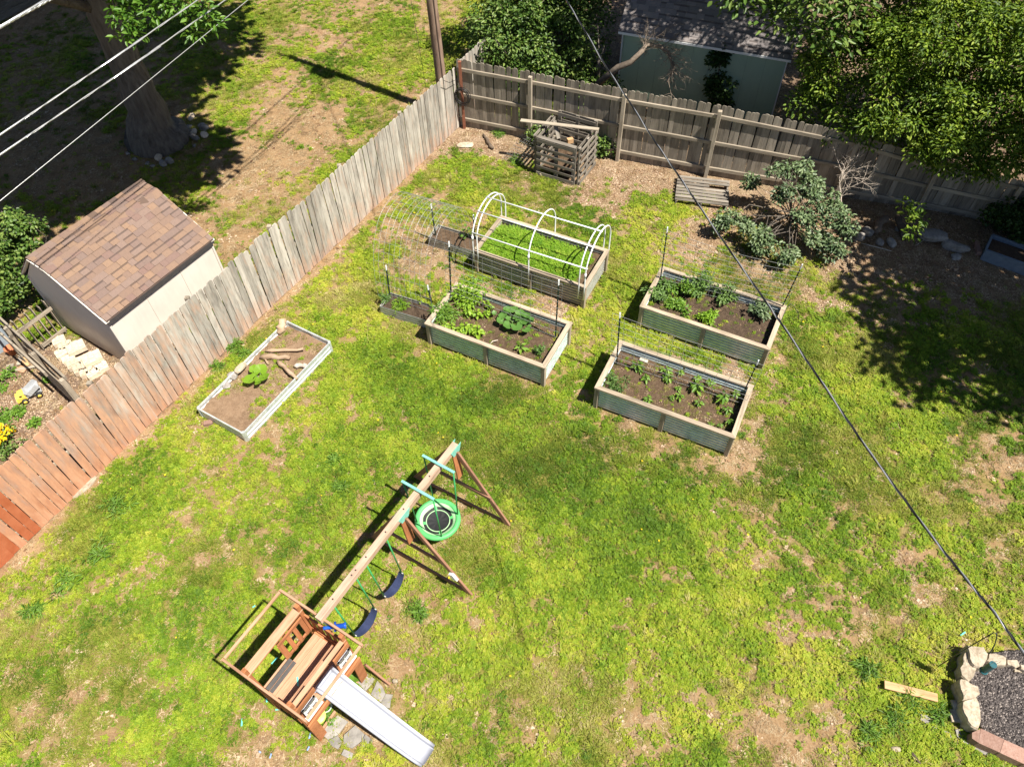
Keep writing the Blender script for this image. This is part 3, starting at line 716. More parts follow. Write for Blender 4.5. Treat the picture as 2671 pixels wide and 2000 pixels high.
def make_lawn():
    rng = np.random.default_rng(7)
    N = 390000
    y = rng.uniform(1.6, 28.5, N); half_l = 8.6 + (y - 2) * .46; half_r = 8.2 + (y - 2) * .50
    keep = rng.random(N) < (half_l + half_r) / (8.6 + 8.2 + 26.5 * .96)
    x = -half_l + rng.random(N) * (half_l + half_r)
    x, y = x[keep], y[keep]
    # thinner far away, where a tuft is smaller than a pixel
    keep = rng.random(len(x)) < np.clip(1.15 - (y - 8) * .030, .45, 1); x, y = x[keep], y[keep]
    keep = ~in_rects(x, y); x, y = x[keep], y[keep]
    s = fence_side(x, y); keep = np.abs(s) > .04; x, y = x[keep], y[keep]
    gx = np.array([[v.x, v.y] for v in GRAVEL_POLY]); ins = np.zeros(len(x), bool); j = len(gx) - 1
    for i in range(len(gx)):
        c = ((gx[i, 1] > y) != (gx[j, 1] > y)) & (x < (gx[j, 0] - gx[i, 0]) * (y - gx[i, 1]) / (gx[j, 1] - gx[i, 1] + 1e-9) + gx[i, 0]); ins ^= c; j = i
    x, y = x[~ins], y[~ins]
    cv = cover(x, y); chips = blobs(x, y, CHIPS); lush = blobs(x, y, LUSH); n = len(x)
    u = rng.random(n)
    n1 = fbm(x * .55 + 40, y * .55, 61, 4); n2 = fbm(x * 2.1, y * 2.1, 71, 3); n3 = fbm(x * .9 - 20, y * .9 + 9, 81, 3)
    p_green = np.clip(cv * 1.05 - .08, .015, 1) ** 1.25
    green = u < p_green
    # which plant: clover where n3 is high, fine grass elsewhere
    clov = np.clip((n3 - .44) * 5 + .5 + .25 * lush, .04, .95)
    v = rng.random(n); kinds = np.empty(n, int); tint = np.empty(n); size = np.empty(n)
    isc = v < clov * .82; isw = (v > .955); ist = (v > .915) & ~isw
    kinds[:] = rng.integers(0, 4, n); tint[:] = .41 + (n1 - .5) * 1.1 + (n2 - .5) * .7 + rng.normal(0, .15, n)
    kinds[isc] = 6 + rng.integers(0, 4, isc.sum())
    kinds[ist] = 4 + rng.integers(0, 2, ist.sum()); kinds[isw] = 10 + rng.integers(0, 3, isw.sum())
    size[:] = rng.uniform(.5, 1.1, n) * (.72 + .42 * np.clip(cv, 0, 1))
    near = np.clip((9 - y) / 7, 0, 1); tint += .10 * near * (1 - lush)            # drier, yellower towards the house
    tint -= .12 * lush
    green &= ~(rng.random(n) < (.06 + .10 * near) * (1 - lush))           # dead straw between the green
    ng = ~green
    w_ = rng.random(n)
    straw = ng & (w_ < .26); leafl = ng & (w_ > .965); chipl = ng & (w_ < .26 + .5 * chips) & ~straw
    kinds[straw] = 13 + rng.integers(0, 2, straw.sum()); kinds[leafl] = 15 + rng.integers(0, 2, leafl.sum()); kinds[chipl] = 17 + rng.integers(0, 2, chipl.sum())
    tint[ng] = rng.random(ng.sum()); size[ng] = rng.uniform(.6, 1.2, ng.sum())
    keep = green | straw | leafl | chipl
    # dandelions
    fl = keep & green & (rng.random(n) < .0008); kinds[fl] = 19; size[fl] = rng.uniform(.8, 1.3, fl.sum())
    x, y, kinds, tint, size = x[keep], y[keep], kinds[keep], np.clip(tint[keep], 0, 1), size[keep]
    z = (fbm(x * 1.3, y * 1.3, 5, 4) - .5) * .05 + (fbm(x * 6, y * 6, 7, 2) - .5) * .012 - .008
    o = scatter_stuff('lawn_plants', PROTO, np.stack([x, y, z], 1), kinds, rng.uniform(0, 6.283, len(x)), size, tint, TMATS)
    tag(o, 'short grass, clover and weeds growing patchily over the yard', 'grass')
make_lawn()

# ------------------------------------------------------------------ long fence with every picket
def picket_mesh(name, wd, h, th, seed, mat, round_=True):
    r = random.Random(seed); hw = wd / 2
    if round_:
        top = [(hw, h - .045), (hw * .86, h - .018), (hw * .45, h - .002 + r.uniform(-.004, .004)), (-hw * .45, h), (-hw * .86, h - .018), (-hw, h - .045)]
    else:
        top = [(hw, h - .04), (hw * .55, h), (-hw * .55, h), (-hw, h - .04)]
    poly = [(-hw, .02), (hw, .02)] + top
    M = Matrix(((1, 0, 0, 0), (0, 0, 1, 0), (0, 1, 0, 0), (0, 0, 0, 1)))
    me = MB().prismM(poly, -th / 2, th / 2, M).mesh(name); me.materials.append(mat); return me
def fence_long():
    f = thing('picket_fence', 'long weathered grey picket fence fading to red stain, smooth side to the lawn', 'fence', on_fence(CORNER_T))
    rng = random.Random(5)
    WID = [.128, .136, .143, .147, .140, .145]
    meshes = [picket_mesh('picket', WID[i], 1.785 + .007 * i, .018, i, WOOD_FENCE) for i in range(6)]
    red = [picket_mesh('picket_red', .144, 1.80, .018, 9, WOOD_RED)]
    t = CORNER_T - .09; k = 0
    ang = math.atan2(FDIR.y, FDIR.x)
    while t > .05:
        p = on_fence(t); sink = -.02 + rng.uniform(-.03, .025)
        M = Matrix.Translation(p + FN * rng.uniform(-.004, .006) + Vector((0, 0, sink))) @ Matrix.Rotation(ang, 4, 'Z') @ Matrix.Rotation(rng.gauss(0, .009), 4, 'Y')
        iw = rng.choice((0, 1, 2, 2, 3, 3, 4, 5)); me = meshes[iw]
        if t < 1.05 and not (.62 < t < .75): me = red[0]
        o = inst('picket', me, M, f)
        t -= WID[iw] + .008 + rng.uniform(-.002, .006)
    # rails and posts on the far side
    for z in (.30, .92, 1.52):
        s = CORNER_T
        while s > 0:
            e = max(s - 2.42, -.1); a = on_fence(s) - FN * .032 + Vector((0, 0, z)); b = on_fence(e + .01) - FN * .032 + Vector((0, 0, z))
            bar('rail', a, b, .04, .085, WOOD_RAIL, f); s = e
    s = CORNER_T - 2.42
    while s > 0:
        c = on_fence(s) - FN * .10; bar('post', c + Vector((0, 0, -.1)), c + Vector((0, 0, 1.76)), .09, .09, WOOD_RAIL, f); s -= 2.42
    return f
fence_long()
def back_fence():
    f = thing('board_fence', 'old brown-grey board fence with rails and posts facing the compost bin', 'fence', CORNER)
    rng = random.Random(8)
    cache = {}
    for i in range(len(BACK) - 1):
        a, b = BACK[i], BACK[i + 1]; d = b - a; l = d.length; d.normalize(); nrm = Vector((-d.y, d.x, 0))     # away from yard
        ang = math.atan2(d.y, d.x); n = int(l / .116); step = l / n
        for k in range(n):
            q = (k + .5) / n; h = BACKH[i] * (1 - q) + BACKH[i + 1] * q + .05
            hk = round(h + rng.uniform(-.025, .025), 2)
            if hk not in cache: cache[hk] = picket_mesh('board', .118, hk, .018, int(hk * 100), WOOD_BACK)
            M = Matrix.Translation(a + d * (l * q) + nrm * (.055 + rng.uniform(-.004, .004)) + Vector((0, 0, -.03))) @ Matrix.Rotation(ang, 4, 'Z') @ Matrix.Rotation(rng.gauss(0, .012), 4, 'Y')
            inst('board', cache[hk], M, f)
        for frac in (.12, .50, .87):
            za, zb = BACKH[i] * frac, BACKH[i + 1] * frac
            bar('rail', a + d * .03 + nrm * .022 + Vector((0, 0, za)), b - d * .03 + nrm * .022 + Vector((0, 0, zb)), .045, .095, WOOD_RAIL, f)
        if i > 0:
            c = a - nrm * .045; bar('post', c + Vector((0, 0, -.1)), c + Vector((rng.uniform(-.02, .02), 0, BACKH[i] - .06)), .095, .095, WOOD_RAIL, f, up=d)
    return f
back_fence()
def far_fence():
    a = on_fence(CORNER_T + .25); b = on_fence(CORNER_T + 3.4)
    f = thing('picket_fence', 'short stretch of grey picket fence running on behind the bushes past the corner', 'fence', a)
    me = picket_mesh('picket', .143, 1.85, .018, 3, WOOD_FENCE); ang = math.atan2(FDIR.y, FDIR.x); t = CORNER_T + .3
    rng = random.Random(4)
    while t < CORNER_T + 3.3:
        inst('picket', me, Matrix.Translation(on_fence(t) + Vector((0, 0, rng.uniform(-.03, .02)))) @ Matrix.Rotation(ang, 4, 'Z'), f); t += .152
    for z in (.3, 1.5): bar('rail', a - FN * .03 + Vector((0, 0, z)), b - FN * .03 + Vector((0, 0, z)), .04, .085, WOOD_RAIL, f)
far_fence()
# brown steel corner post with coil of cable
cp = CORNER + FN * .10 + Vector((.05, -.05, 0))
tag(MB().box(cp + Vector((0, 0, .97)), (.075, .075, 1.96)).box(cp + Vector((0, 0, 1.955)), (.085, .085, .02)).obj('corner_post', RUSTPOST), 'rust brown square steel post in the fence corner', 'post')
mb = MB(); rng = random.Random(2); cc = cp + Vector((.02, -.06, 1.02))
side = Vector((.9, -.35, 0)).normalized()
path = []
for i in range(160):
    q = i / 160 * 2 * math.pi * 6; r = .20 + .035 * math.sin(q * .37) + .012 * math.sin(q * 1.7)
    path.append(cc + side * (math.cos(q) * r) + Vector((0, 0, math.sin(q) * r * 1.05)) + Vector((-.35, -.9, 0)).normalized() * (.03 * math.sin(q * .23) + .03))
mb.tube(path, .009, 5)
mb.tube([cc + Vector((0, 0, .2)), cp + Vector((-.1, -.06, 1.5)), cp + Vector((-.28, -.42, 1.62)), cp + Vector((-.40, -.62, 1.80))], .007, 5)
tag(mb.obj('cable_coil', BLACKCABLE, None, True), 'coil of black cable hung on the brown corner post', 'cable')

# ------------------------------------------------------------------ utility pole and overhead cables
PB = Vector((-1.72, 19.32, 0))
up = thing('utility_pole', 'tall brown wooden utility pole with a long crack behind the fence corner', 'utility pole', PB)
mb = MB(); path = [PB + Vector((-.02 * z, 0, z)) for z in (-.1, 1, 2, 4, 6, 8, 10.2)]
mb.tube(path, [.148, .146, .143, .138, .13, .122, .11], 16); mb.obj('shaft', POLE, up, True)
mb = MB(); mb.tube([p + Vector((.06, -.125, 0)) for p in path], [.02, .022, .02, .02, .018, .016, .014], 6); mb.obj('conduit', plain('pole_conduit', (.10, .065, .05), .7), up, True)
mb = MB(); tc = PB + Vector((.15, -.42, 8.0)); mb.lathe([(0, 0), (.21, .02), (.22, .05), (.22, .85), (.18, .93), (0, .95)], tc, 18); mb.obj('transformer', plain('grey_transformer', (.35, .37, .38), .5), up, True)
mb = MB(); mb.beam(PB + Vector((-.2, 0, 9.5)) - FN * .9, PB + Vector((-.2, 0, 9.5)) + FN * .9, .1, .12); mb.obj('crossarm', WOOD_RAIL, up)
mb = MB(); q = PB + Vector((-.5, .55, 0)); mb.tube([q, q + Vector((-.1, 0, 2.0)), q + Vector((-.5, .3, 9))], .006, 5); mb.obj('guy_wire', DARKMETAL, up)
d_pole = PB.x * FN.x + PB.y * FN.y
for nm, lab, pts, r, mt, off in [
    ('overhead_cable', 'thick twisted aluminium cable across the corner of the neighbouring yard', [(-300, 250), (0, 72), (60, 38), (125, 2), (400, -165)], .022, WIREGREY, 0.0),
    ('overhead_cable', 'twisted grey cable with clips crossing above the oak trunk', [(-200, 487), (0, 352), (262, 175), (520, -2), (800, -190)], .0145, WIREGREY, 0.0),
    ('overhead_cable', 'smooth bright cable running just below the twisted one over the oak trunk', [(-200, 540), (0, 404), (296, 204), (592, -2), (800, -145)], .0145, WIREGREY, 0.0),
    ('overhead_cable', 'thin single wire, lowest of those crossing the oak trunk', [(-200, 680), (0, 524), (330, 258), (650, -2), (850, -165)], .0065, WIREGREY, 0.0)]:
    n2 = (FN.x, FN.y); P = [Gplane(px, py, n2, d_pole + off) for px, py in pts]
    end = Vector((PB.x, PB.y, min(9.3, P[-1].z + 1.2))); P = [P[0] + (P[0] - P[1]) * 3] + P + [end]
    mb = MB()
    if 'twisted' in lab:
        # two strands wound round each other
        fine = []
        for i in range(len(P) - 1):
            for k in range(60): fine.append(P[i].lerp(P[i + 1], k / 40))
        for ph in (0, math.pi):
            mb.tube([p + Vector((FN.x * math.cos(i * .35 + ph), FN.y * math.cos(i * .35 + ph), math.sin(i * .35 + ph))) * r * (.25 if ph == 0 else .75) for i, p in enumerate(fine)], r * (.72 if ph == 0 else .22), 6)
    else: mb.tube(P, r, 6)
    tag(mb.obj(nm, mt, None, True), lab, 'cable')
SV = [(1475, -2), (1517, 66.6), (1580, 174), (1644, 269.5), (1707, 368), (1771, 460), (1815, 525), (1909.6, 662), (2000.9, 791.6), (2045, 853.5), (2148, 1003.8), (2258, 1165), (2420, 1385), (2520, 1510), (2596, 1600), (2671, 1704), (2780, 1860)]
nS = Vector((17.7, 5.15, 0)).normalized(); dS = PB.x * nS.x + PB.y * nS.y
P = [Gplane(px, py, nS, dS) for px, py in SV]; P = [Vector((PB.x, PB.y, 9.0))] + P
fine = []
for i in range(len(P) - 1):
    for k in range(26): fine.append(P[i].lerp(P[i + 1], k / 26))
mb = MB(); side = nS
sc_ = thing('service_cable', 'black twisted service cable sagging across the yard above the raised beds', 'cable', P[1])
for ph, rr, mt_, nm_ in ((0, .0056, BLACKCABLE, 'insulated_strand'), (2.09, .0056, BLACKCABLE, 'insulated_strand'), (4.19, .0062, WIREGREY, 'bare_strand')):
    MB().tube([p + (side * math.cos(i * .25 + ph) + Vector((0, 0, 1)) * math.sin(i * .25 + ph)) * .0055 for i, p in enumerate(fine)], rr, 6).obj(nm_, mt_, sc_, True)

# ------------------------------------------------------------------ sheds
def lay_shingles(parent, origin, ex, ey, L, Wd, expo, mats_mesh, rng, lift=.012, ov=.03):
    """tabs on a slope: ex along the eave, ey up the slope"""
    nrm = ex.cross(ey).normalized()
    rows = int(math.ceil(Wd / expo))
    for r_ in range(rows):
        y0 = r_ * expo; y1 = min(y0 + expo + ov, Wd); s = -rng.uniform(0, .25)
        while s < L:
            wdt = rng.choice((.14, .17, .20, .24, .30)); a, b = max(s, -.01), min(s + wdt, L + .01)
            if b - a > .03:
                key = (round(b - a, 2), round(y1 - y0, 2))
                if key not in mats_mesh[1]:
                    me = MB().box((0, 0, 0), (key[0] - .004, key[1], .010)).mesh('shingle'); me.materials.append(mats_mesh[0]); mats_mesh[1][key] = me
                tilt = Matrix.Rotation(math.atan2(.010, expo), 3, 'X')
                M = (Matrix((ex, ey, nrm)).transposed() @ Matrix.Rotation(-.05, 3, 'X')).to_4x4()
                up_ = rng.choice((0, 0, .006))
                M.translation = origin + ex * ((a + b) / 2) + ey * ((y0 + y1) / 2) + nrm * (lift + up_)
                inst('shingle', mats_mesh[1][key], M, parent)
            s += wdt
def shed_brown():
    t = thing('garden_shed', 'beige garden shed with brown shingled gable roof beside the long fence', 'shed', SHED_C)
    E_, W_ = SHED_E, SHED_W; hl, hw = SHED_L / 2 - .06, SHED_HW - .10
    ze, zr = 1.62, 2.40
    def P(a, b, z): return SHED_C + E_ * a + W_ * b + Vector((0, 0, z))
    wz = zr - .78 * (hw / SHED_HW) - .02
    for s, nm in ((1, 'long_wall'), (-1, 'long_wall')):
        MB().beam(P(-hl, s * hw, .75), P(hl, s * hw, .75), .04, 1.55).obj(nm, BEIGE, t)
        for k in range(1, 3): MB().beam(P(-hl + 2 * hl * k / 3, s * (hw + .022), .04), P(-hl + 2 * hl * k / 3, s * (hw + .022), 1.52), .03, .008, up=E_).obj('panel_seam', BEIGE, t)
    for s in (-1, 1):
        poly = [(-hw, 0), (hw, 0), (hw, 1.56), (0, 2.32), (-.44, 2.37), (-hw, 1.56)]
        M = Matrix((W_, Vector((0, 0, 1)), W_.cross(Vector((0, 0, 1))))).transposed().to_4x4(); M.translation = P(s * hl, 0, 0)
        MB().prismM(poly, -.02, .02, M).obj('gable_wall', BEIGE, t)
        for b in (-hw, hw): bar('corner_trim', P(s * (hl + .015), b, 0), P(s * (hl + .015), b, 1.5), .09, .05, BEIGE, t, up=E_)
        # rake boards
        for (b0, z0), (b1, z1) in (((SHED_HW, 1.57), (0, 2.325)), ((0, 2.32), (-.46, 2.385)), ((-.46, 2.385), (-SHED_HW, 1.57))): MB().beam(P(s * (hl + .045), b0, z0), P(s * (hl + .045), b1, z1), .02, .09, up=E_).obj('rake_board', BEIGE, t)
    rng = random.Random(31); mm = (SHINGLE_BROWN, {})
    PROF = [(SHED_HW, ze), (0, 2.37), (-.46, 2.43), (-SHED_HW, ze)]
    mb = MB(); dn = Vector((0, 0, -.03))
    for k in range(3):
        (b0, z0), (b1, z1) = PROF[k], PROF[k + 1]
        q = [P(-SHED_L / 2, b0, z0), P(SHED_L / 2, b0, z0), P(SHED_L / 2, b1, z1), P(-SHED_L / 2, b1, z1)]
        mb.add(q + [v + dn for v in q], [(0, 1, 2, 3), (7, 6, 5, 4), (0, 4, 5, 1), (1, 5, 6, 2), (3, 7, 4, 0)])
    roof = mb.obj('roof', plain('roof_underlay', (.16, .11, .09), .9), t)
    for k in range(3):
        (b0, z0), (b1, z1) = PROF[k], PROF[k + 1]
        if k < 2: o, ex, ey = P(-SHED_L / 2, b0, z0), E_ * 1.0, P(0, b1, z1) - P(0, b0, z0)
        else: o, ex, ey = P(SHED_L / 2, b1, z1), E_ * -1.0, P(0, b0, z0) - P(0, b1, z1)
        Ls = ey.length; ey.normalize(); lay_shingles(roof, o, ex, ey, SHED_L, Ls, .135, mm, rng)
    n = 16
    for bb, zz, sl1, sl2 in ((0, 2.382, -.065, -.012), (-.46, 2.444, -.012, -.10)):
        for k in range(n):
            q = P(-SHED_L / 2 + (k + .5) * SHED_L / n, bb, zz); l = SHED_L / n / 2 + .02
            V = [(-l, -.12, sl1), (l, -.12, sl1 + .008), (l, 0, .014), (-l, 0, .006), (-l, .12, sl2), (l, .12, sl2 + .008)]
            M = Matrix((E_, -W_, Vector((0, 0, 1)))).transposed().to_4x4(); M.translation = q
            MB().add([M @ Vector(v) for v in V], [(0, 1, 2, 3), (3, 2, 5, 4)]).obj('ridge_cap', SHINGLE_BROWN, roof)
    for s in (1, -1): MB().beam(P(-SHED_L / 2 + .005, s * (SHED_HW - .012), ze - .07), P(SHED_L / 2 - .005, s * (SHED_HW - .012), ze - .07), .02, .09).obj('fascia', FASCIA, t)
shed_brown()
def shed_green():
    A = G(1614, 77, 2.2); B = G(2066, 152, 2.2); A.z = B.z = 0
    ex = (B - A).normalized(); ey = Vector((-ex.y, ex.x, 0)); L = (B - A).length
    t = thing('garden_shed', 'pale green shed with white corner boards and grey roof behind the back fence', 'shed', (A + B) / 2 + ey * 1.4)
    o = A + ey * .22
    def P(a, b, z): return o + ex * a + ey * b + Vector((0, 0, z))
    MB().beam(P(.14, 0, 1.08), P(L - .14, 0, 1.08), .05, 2.16).obj('front_wall', MINT, t)
    for k in range(1, 9): MB().beam(P(.14 + (L - .28) * k / 9, -.029, .05), P(.14 + (L - .28) * k / 9, -.029, 2.1), .012, .006, up=ex).obj('siding_groove', plain('shed_groove', (.25, .33, .25), .8), t)
    for a in (.12, L - .12):
        poly = [(0, 0), (2.6, 0), (2.6, 2.16), (1.3, 3.1), (0, 2.16)]
        M = Matrix((ey, Vector((0, 0, 1)), ey.cross(Vector((0, 0, 1))))).transposed().to_4x4(); M.translation = P(a, 0, 0)
        MB().prismM(poly, -.025, .025, M).obj('gable_wall', MINT, t)
    MB().beam(P(.14, 2.6, 1.08), P(L - .14, 2.6, 1.08), .05, 2.16).obj('rear_wall', MINT, t)
    for a in (.09, L - .09): bar('corner_board', P(a, -.03, 0), P(a, -.03, 2.14), .11, .03, WHITE, t, up=ex)
    e0, e1 = P(0, -.22, 2.15), P(L, -.22, 2.15); r0, r1 = P(0, 1.3, 3.22), P(L, 1.3, 3.22); b0, b1 = P(0, 2.82, 2.15), P(L, 2.82, 2.15); dn = Vector((0, 0, -.04))
    mb = MB().add([e0, e1, r1, r0, b1, b0] + [v + dn for v in (e0, e1, r1, r0, b1, b0)], [(0, 1, 2, 3), (3, 2, 4, 5), (6, 9, 8, 7), (9, 11, 10, 8), (0, 6, 7, 1), (5, 4, 10, 11), (0, 3, 9, 6), (3, 5, 11, 9), (1, 7, 8, 2), (2, 8, 10, 4)])
    roof = mb.obj('roof', plain('grey_roof_underlay', (.12, .12, .13), .9), t)
    MB().beam(P(0, -.235, 2.115), P(L, -.235, 2.115), .02, .06).obj('drip_edge', WHITE, t)
    sl = (r0 - e0); W_ = sl.length; sl.normalize(); rng = random.Random(12)
    lay_shingles(roof, e0, ex, sl, L, W_, .16, (SHINGLE_GREY, {}), rng)
    return P, L
GP, GL = shed_green()

# ------------------------------------------------------------------ trees and shrubs
# oak in the neighbouring yard: its crown spreads above the frame and shades the ground
OB = Vector((-9.72, 18.42, 0))
oak = tree('oak_tree', 'large oak with a thick dark trunk ringed by stones, leaves hanging in from above', OB, OB + Vector((.15, .1, 7.5)), .45, .30,
     [(-8.4, 19.2, 9.0, 3.2, 3.4, 2.2), (-11.8, 18.3, 9.2, 3.2, 3.4, 2.4), (-7.4, 16.6, 8.6, 2.2, 2.4, 1.7), (-10.4, 15.4, 8.4, 2.6, 2.4, 1.9), (-9.5, 22.2, 9.6, 3.2, 2.8, 2.2), (-13, 21, 9.5, 3, 3, 2.2), (-6.2, 21, 8.6, 1.7, 2.1, 1.5), (-12.4, 15.2, 8.6, 2.2, 2.2, 1.8), (-14.5, 17.5, 9, 2.4, 2.6, 2.0), (-8.0, 13.4, 8.6, 1.7, 1.6, 1.3), (-5.0, 14.8, 8.6, 1.2, 1.0, .9), (-6.4, 14.7, 8.6, 1.3, 1.1, 1.0), (-9.4, 12.9, 8.7, 1.9, 1.7, 1.4), (-11.6, 12.6, 8.9, 2.0, 1.9, 1.5)],
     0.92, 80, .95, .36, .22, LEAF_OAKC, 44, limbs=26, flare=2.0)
# its low hanging spray, near enough to show single leaves
def oak_spray():
    cl = []
    for px, py, z in [(300, 18, 4.5), (340, 30, 4.5), (330, 62, 4.4), (390, 15, 4.6), (410, 40, 4.5), (350, 85, 4.3), (450, 20, 4.6), (470, 8, 4.7), (500, 38, 4.5), (545, 45, 4.4), (560, 60, 4.3), (505, 85, 4.2), (530, 22, 4.6), (430, 8, 4.7), (310, -10, 4.6), (380, -20, 4.7), (480, -25, 4.8), (325, 95, 4.2), (300, 45, 4.4), (365, 50, 4.4)]:
        cl.append(tuple(G(px, py, z + 1.3)))
    f = foliage('hanging_foliage', cl, .19, 30, .14, .06, 4, LEAF_OAK, oak, flat=.4); kind(f, 'stuff')
    mb = MB(); a = OB + Vector((.4, .2, 6.5))
    for c in (cl[0], cl[6], cl[9]):
        c = Vector(c); mb.tube([a, a.lerp(c, .4) + Vector((0, 0, .6)), a.lerp(c, .75) + Vector((0, 0, .4)), c], [.06, .045, .02, .008], 6)
    mb.obj('hanging_branch', BARK, oak, True)
oak_spray()
rt = tree('broadleaf_tree', 'big spreading tree with glossy pointed leaves overhanging the back fence by the green shed', (11.2, 17.2, 0), (10.8, 16.8, 3.6), .28, .16,
     [(10.0, 16.0, 3.4, 1.9, 1.6, 1.3), (11.9, 15.4, 3.6, 1.9, 1.7, 1.3), (8.5, 17.0, 2.7, 1.3, 1.1, 1.0), (9.4, 17.6, 3.6, 1.6, 1.4, 1.2), (12.6, 17.2, 4.4, 2.4, 2.0, 1.5), (9.6, 14.7, 2.5, 1.0, .8, .8), (10.9, 14.5, 2.7, 1.2, .8, .8), (7.75, 16.2, 2.05, .75, .6, .6), (8.9, 15.6, 2.7, .9, .8, .7), (11, 17.6, 4.6, 1.6, 1.5, 1.1), (12.6, 14.6, 2.8, 1.3, .9, .8), (9.6, 17.2, 7.4, 2.2, 1.9, 1.1), (7.2, 17.6, 7.4, 1.7, 1.4, .9), (11.0, 15.3, 2.0, 1.2, .6, .6), (12.7, 14.9, 2.0, 1.1, .6, .6), (9.5, 15.9, 1.7, .9, .6, .5), (10.2, 14.3, 1.9, .8, .5, .45), (11.6, 13.9, 1.9, .9, .5, .45), (8.6, 15.3, 2.1, .6, .5, .4), (12.9, 13.8, 2.1, .9, .5, .5)],
     .48, 130, .37, .112, .044, LEAF_TREE, 9, limbs=34, flat=.45)
f = foliage('hanging_foliage', [tuple(G(px, py, 1.5)) for px, py in [(2385, 585), (2372, 560), (2395, 540), (2378, 610), (2400, 570), (2365, 530), (2150, 345), (2160, 365)]], .16, 26, .14, .05, 17, LEAF_TREE, rt); kind(f, 'stuff')
tree('broadleaf_tree', 'tall tree standing behind the green shed, its crown hanging over the grey roof', (7.2, 22.6, 0), (7.4, 22.2, 5), .25, .15,
     [(6.7, 20.0, 5.2, 1.4, 1.1, .9), (8.6, 20.6, 5.0, 1.5, 1.2, 1.0), (9.8, 20.0, 5.6, 1.8, 1.5, 1.2), (6.0, 22.2, 6.0, 2.0, 1.6, 1.3), (7.9, 19.6, 4.2, .8, .7, .6), (4.0, 22.0, 5.2, 1.6, 1.4, 1.0), (8.5, 22.5, 6.6, 2.4, 2.2, 1.4), (11.5, 21.0, 6.5, 2.4, 2.2, 1.6), (5.2, 18.8, 7.6, 1.6, 1.5, .9), (4.6, 20.6, 7.2, 1.8, 1.6, 1.0), (7.4, 19.4, 7.8, 1.9, 1.6, .9), (*G(2030, 5, 3.9), .5, .45, .4), (*G(2150, 30, 4.0), .9, .7, .6), (*G(1900, -20, 4.2), .5, .4, .35)], .62, 60, .55, .19, .085, LEAF_BUSH, 23, limbs=18)
# shade tree by the house, outside the picture: throws the dappled shade at the right of the lawn
tree('shade_tree', 'tall leafy tree on the house side whose crown shades the lawn beside the log pile', (14.2, 8.6, 0), (13.6, 8.8, 5.2), .30, .18,
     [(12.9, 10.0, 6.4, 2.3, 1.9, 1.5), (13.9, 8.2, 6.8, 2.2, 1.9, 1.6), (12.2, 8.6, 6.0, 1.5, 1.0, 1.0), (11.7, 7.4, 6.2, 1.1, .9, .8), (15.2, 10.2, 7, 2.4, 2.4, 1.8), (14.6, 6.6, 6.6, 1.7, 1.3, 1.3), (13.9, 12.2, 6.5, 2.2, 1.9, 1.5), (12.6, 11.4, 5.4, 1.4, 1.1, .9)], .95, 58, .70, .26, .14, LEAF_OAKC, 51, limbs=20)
# bushes behind the corner of the fence
for lab, base, lobes, sd in [
    ('leafy dark green bush growing against the outer side of the fence corner', (.3, 20.0, 0), [(.1, 19.9, 1.5, .85, .7, .9), (-.15, 20.6, 1.9, .8, .7, .8), (.8, 19.7, 1.3, .8, .55, .75), (.6, 20.6, 2.3, .9, .8, .8)], 61),
    ('tall glossy bush behind the compost bin, over the fence', (1.6, 20.6, 0), [(1.5, 20.2, 1.6, .9, .75, .9), (1.9, 21.0, 2.5, 1.0, .9, .9), (1.1, 21.4, 2.8, 1.1, 1.0, .9), (2.2, 19.9, 1.0, .7, .5, .6)], 62),
    ('bushy tree at the back of the row behind the fence corner', (.2, 22.6, 0), [(.2, 22.4, 2.4, 1.3, 1.2, 1.2), (1.4, 23.0, 3.0, 1.4, 1.2, 1.2), (2.6, 22.6, 2.6, 1.0, 1.0, 1.0)], 63),
    ('shaded shrub in the gap beside the green shed', (2.6, 19.3, 0), [(2.5, 19.2, .6, .6, .5, .5), (2.3, 21.6, 1.4, .8, .8, .9)], 64)]:
    tree('bush', lab, base, (base[0], base[1], 1.5), .07, .04, lobes, .33, 46, .34, .115, .055, LEAF_BUSH, sd, cat='bush', group='bushes behind the back fence', limbs=14, flare=1.1)
tree('lilac_bush', 'grey-green lilac bush growing inside the back fence beside the lying pallet', (6.75, 13.9, 0), (6.7, 13.8, .7), .05, .03,
     [(*G(px, py, z), r, r * .85, r * .75) for px, py, z, r in [(2055, 505, 1.15, .26), (2110, 482, 1.25, .28), (2150, 520, 1.15, .3), (2185, 565, 1.0, .27), (2130, 615, .6, .28), (2172, 648, .4, .24), (2000, 640, .38, .26), (2050, 662, .35, .22), (1985, 612, .5, .18), (1900, 572, .5, .24), (1935, 592, .42, .2), (1872, 580, .42, .14), (2080, 442, 1.3, .3), (2030, 452, 1.2, .2), (1960, 470, .7, .2), (2090, 570, .85, .24), (2215, 600, .7, .2)]],
     .20, 34, .15, .09, .05, LEAF_LILAC, 77, cat='bush', limbs=60, flare=1.1, shell=.5)
tree('bush', 'round-leaved green bush standing beside the beige shed', (-10.6, 12.9, 0), (-10.5, 12.8, 1.1), .06, .03,
     [(-10.55, 12.6, 1.5, .55, .5, .45), (-10.9, 12.2, 1.0, .6, .5, .5), (-10.3, 12.2, .75, .4, .4, .4), (-11.2, 12.9, 1.5, .6, .6, .5), (-11.2, 11.8, .6, .5, .45, .4), (-11.5, 12.4, 1.2, .5, .5, .5)], .27, 40, .19, .085, .062, LEAF_BUSH, 78, cat='bush', limbs=20, flare=1.1)
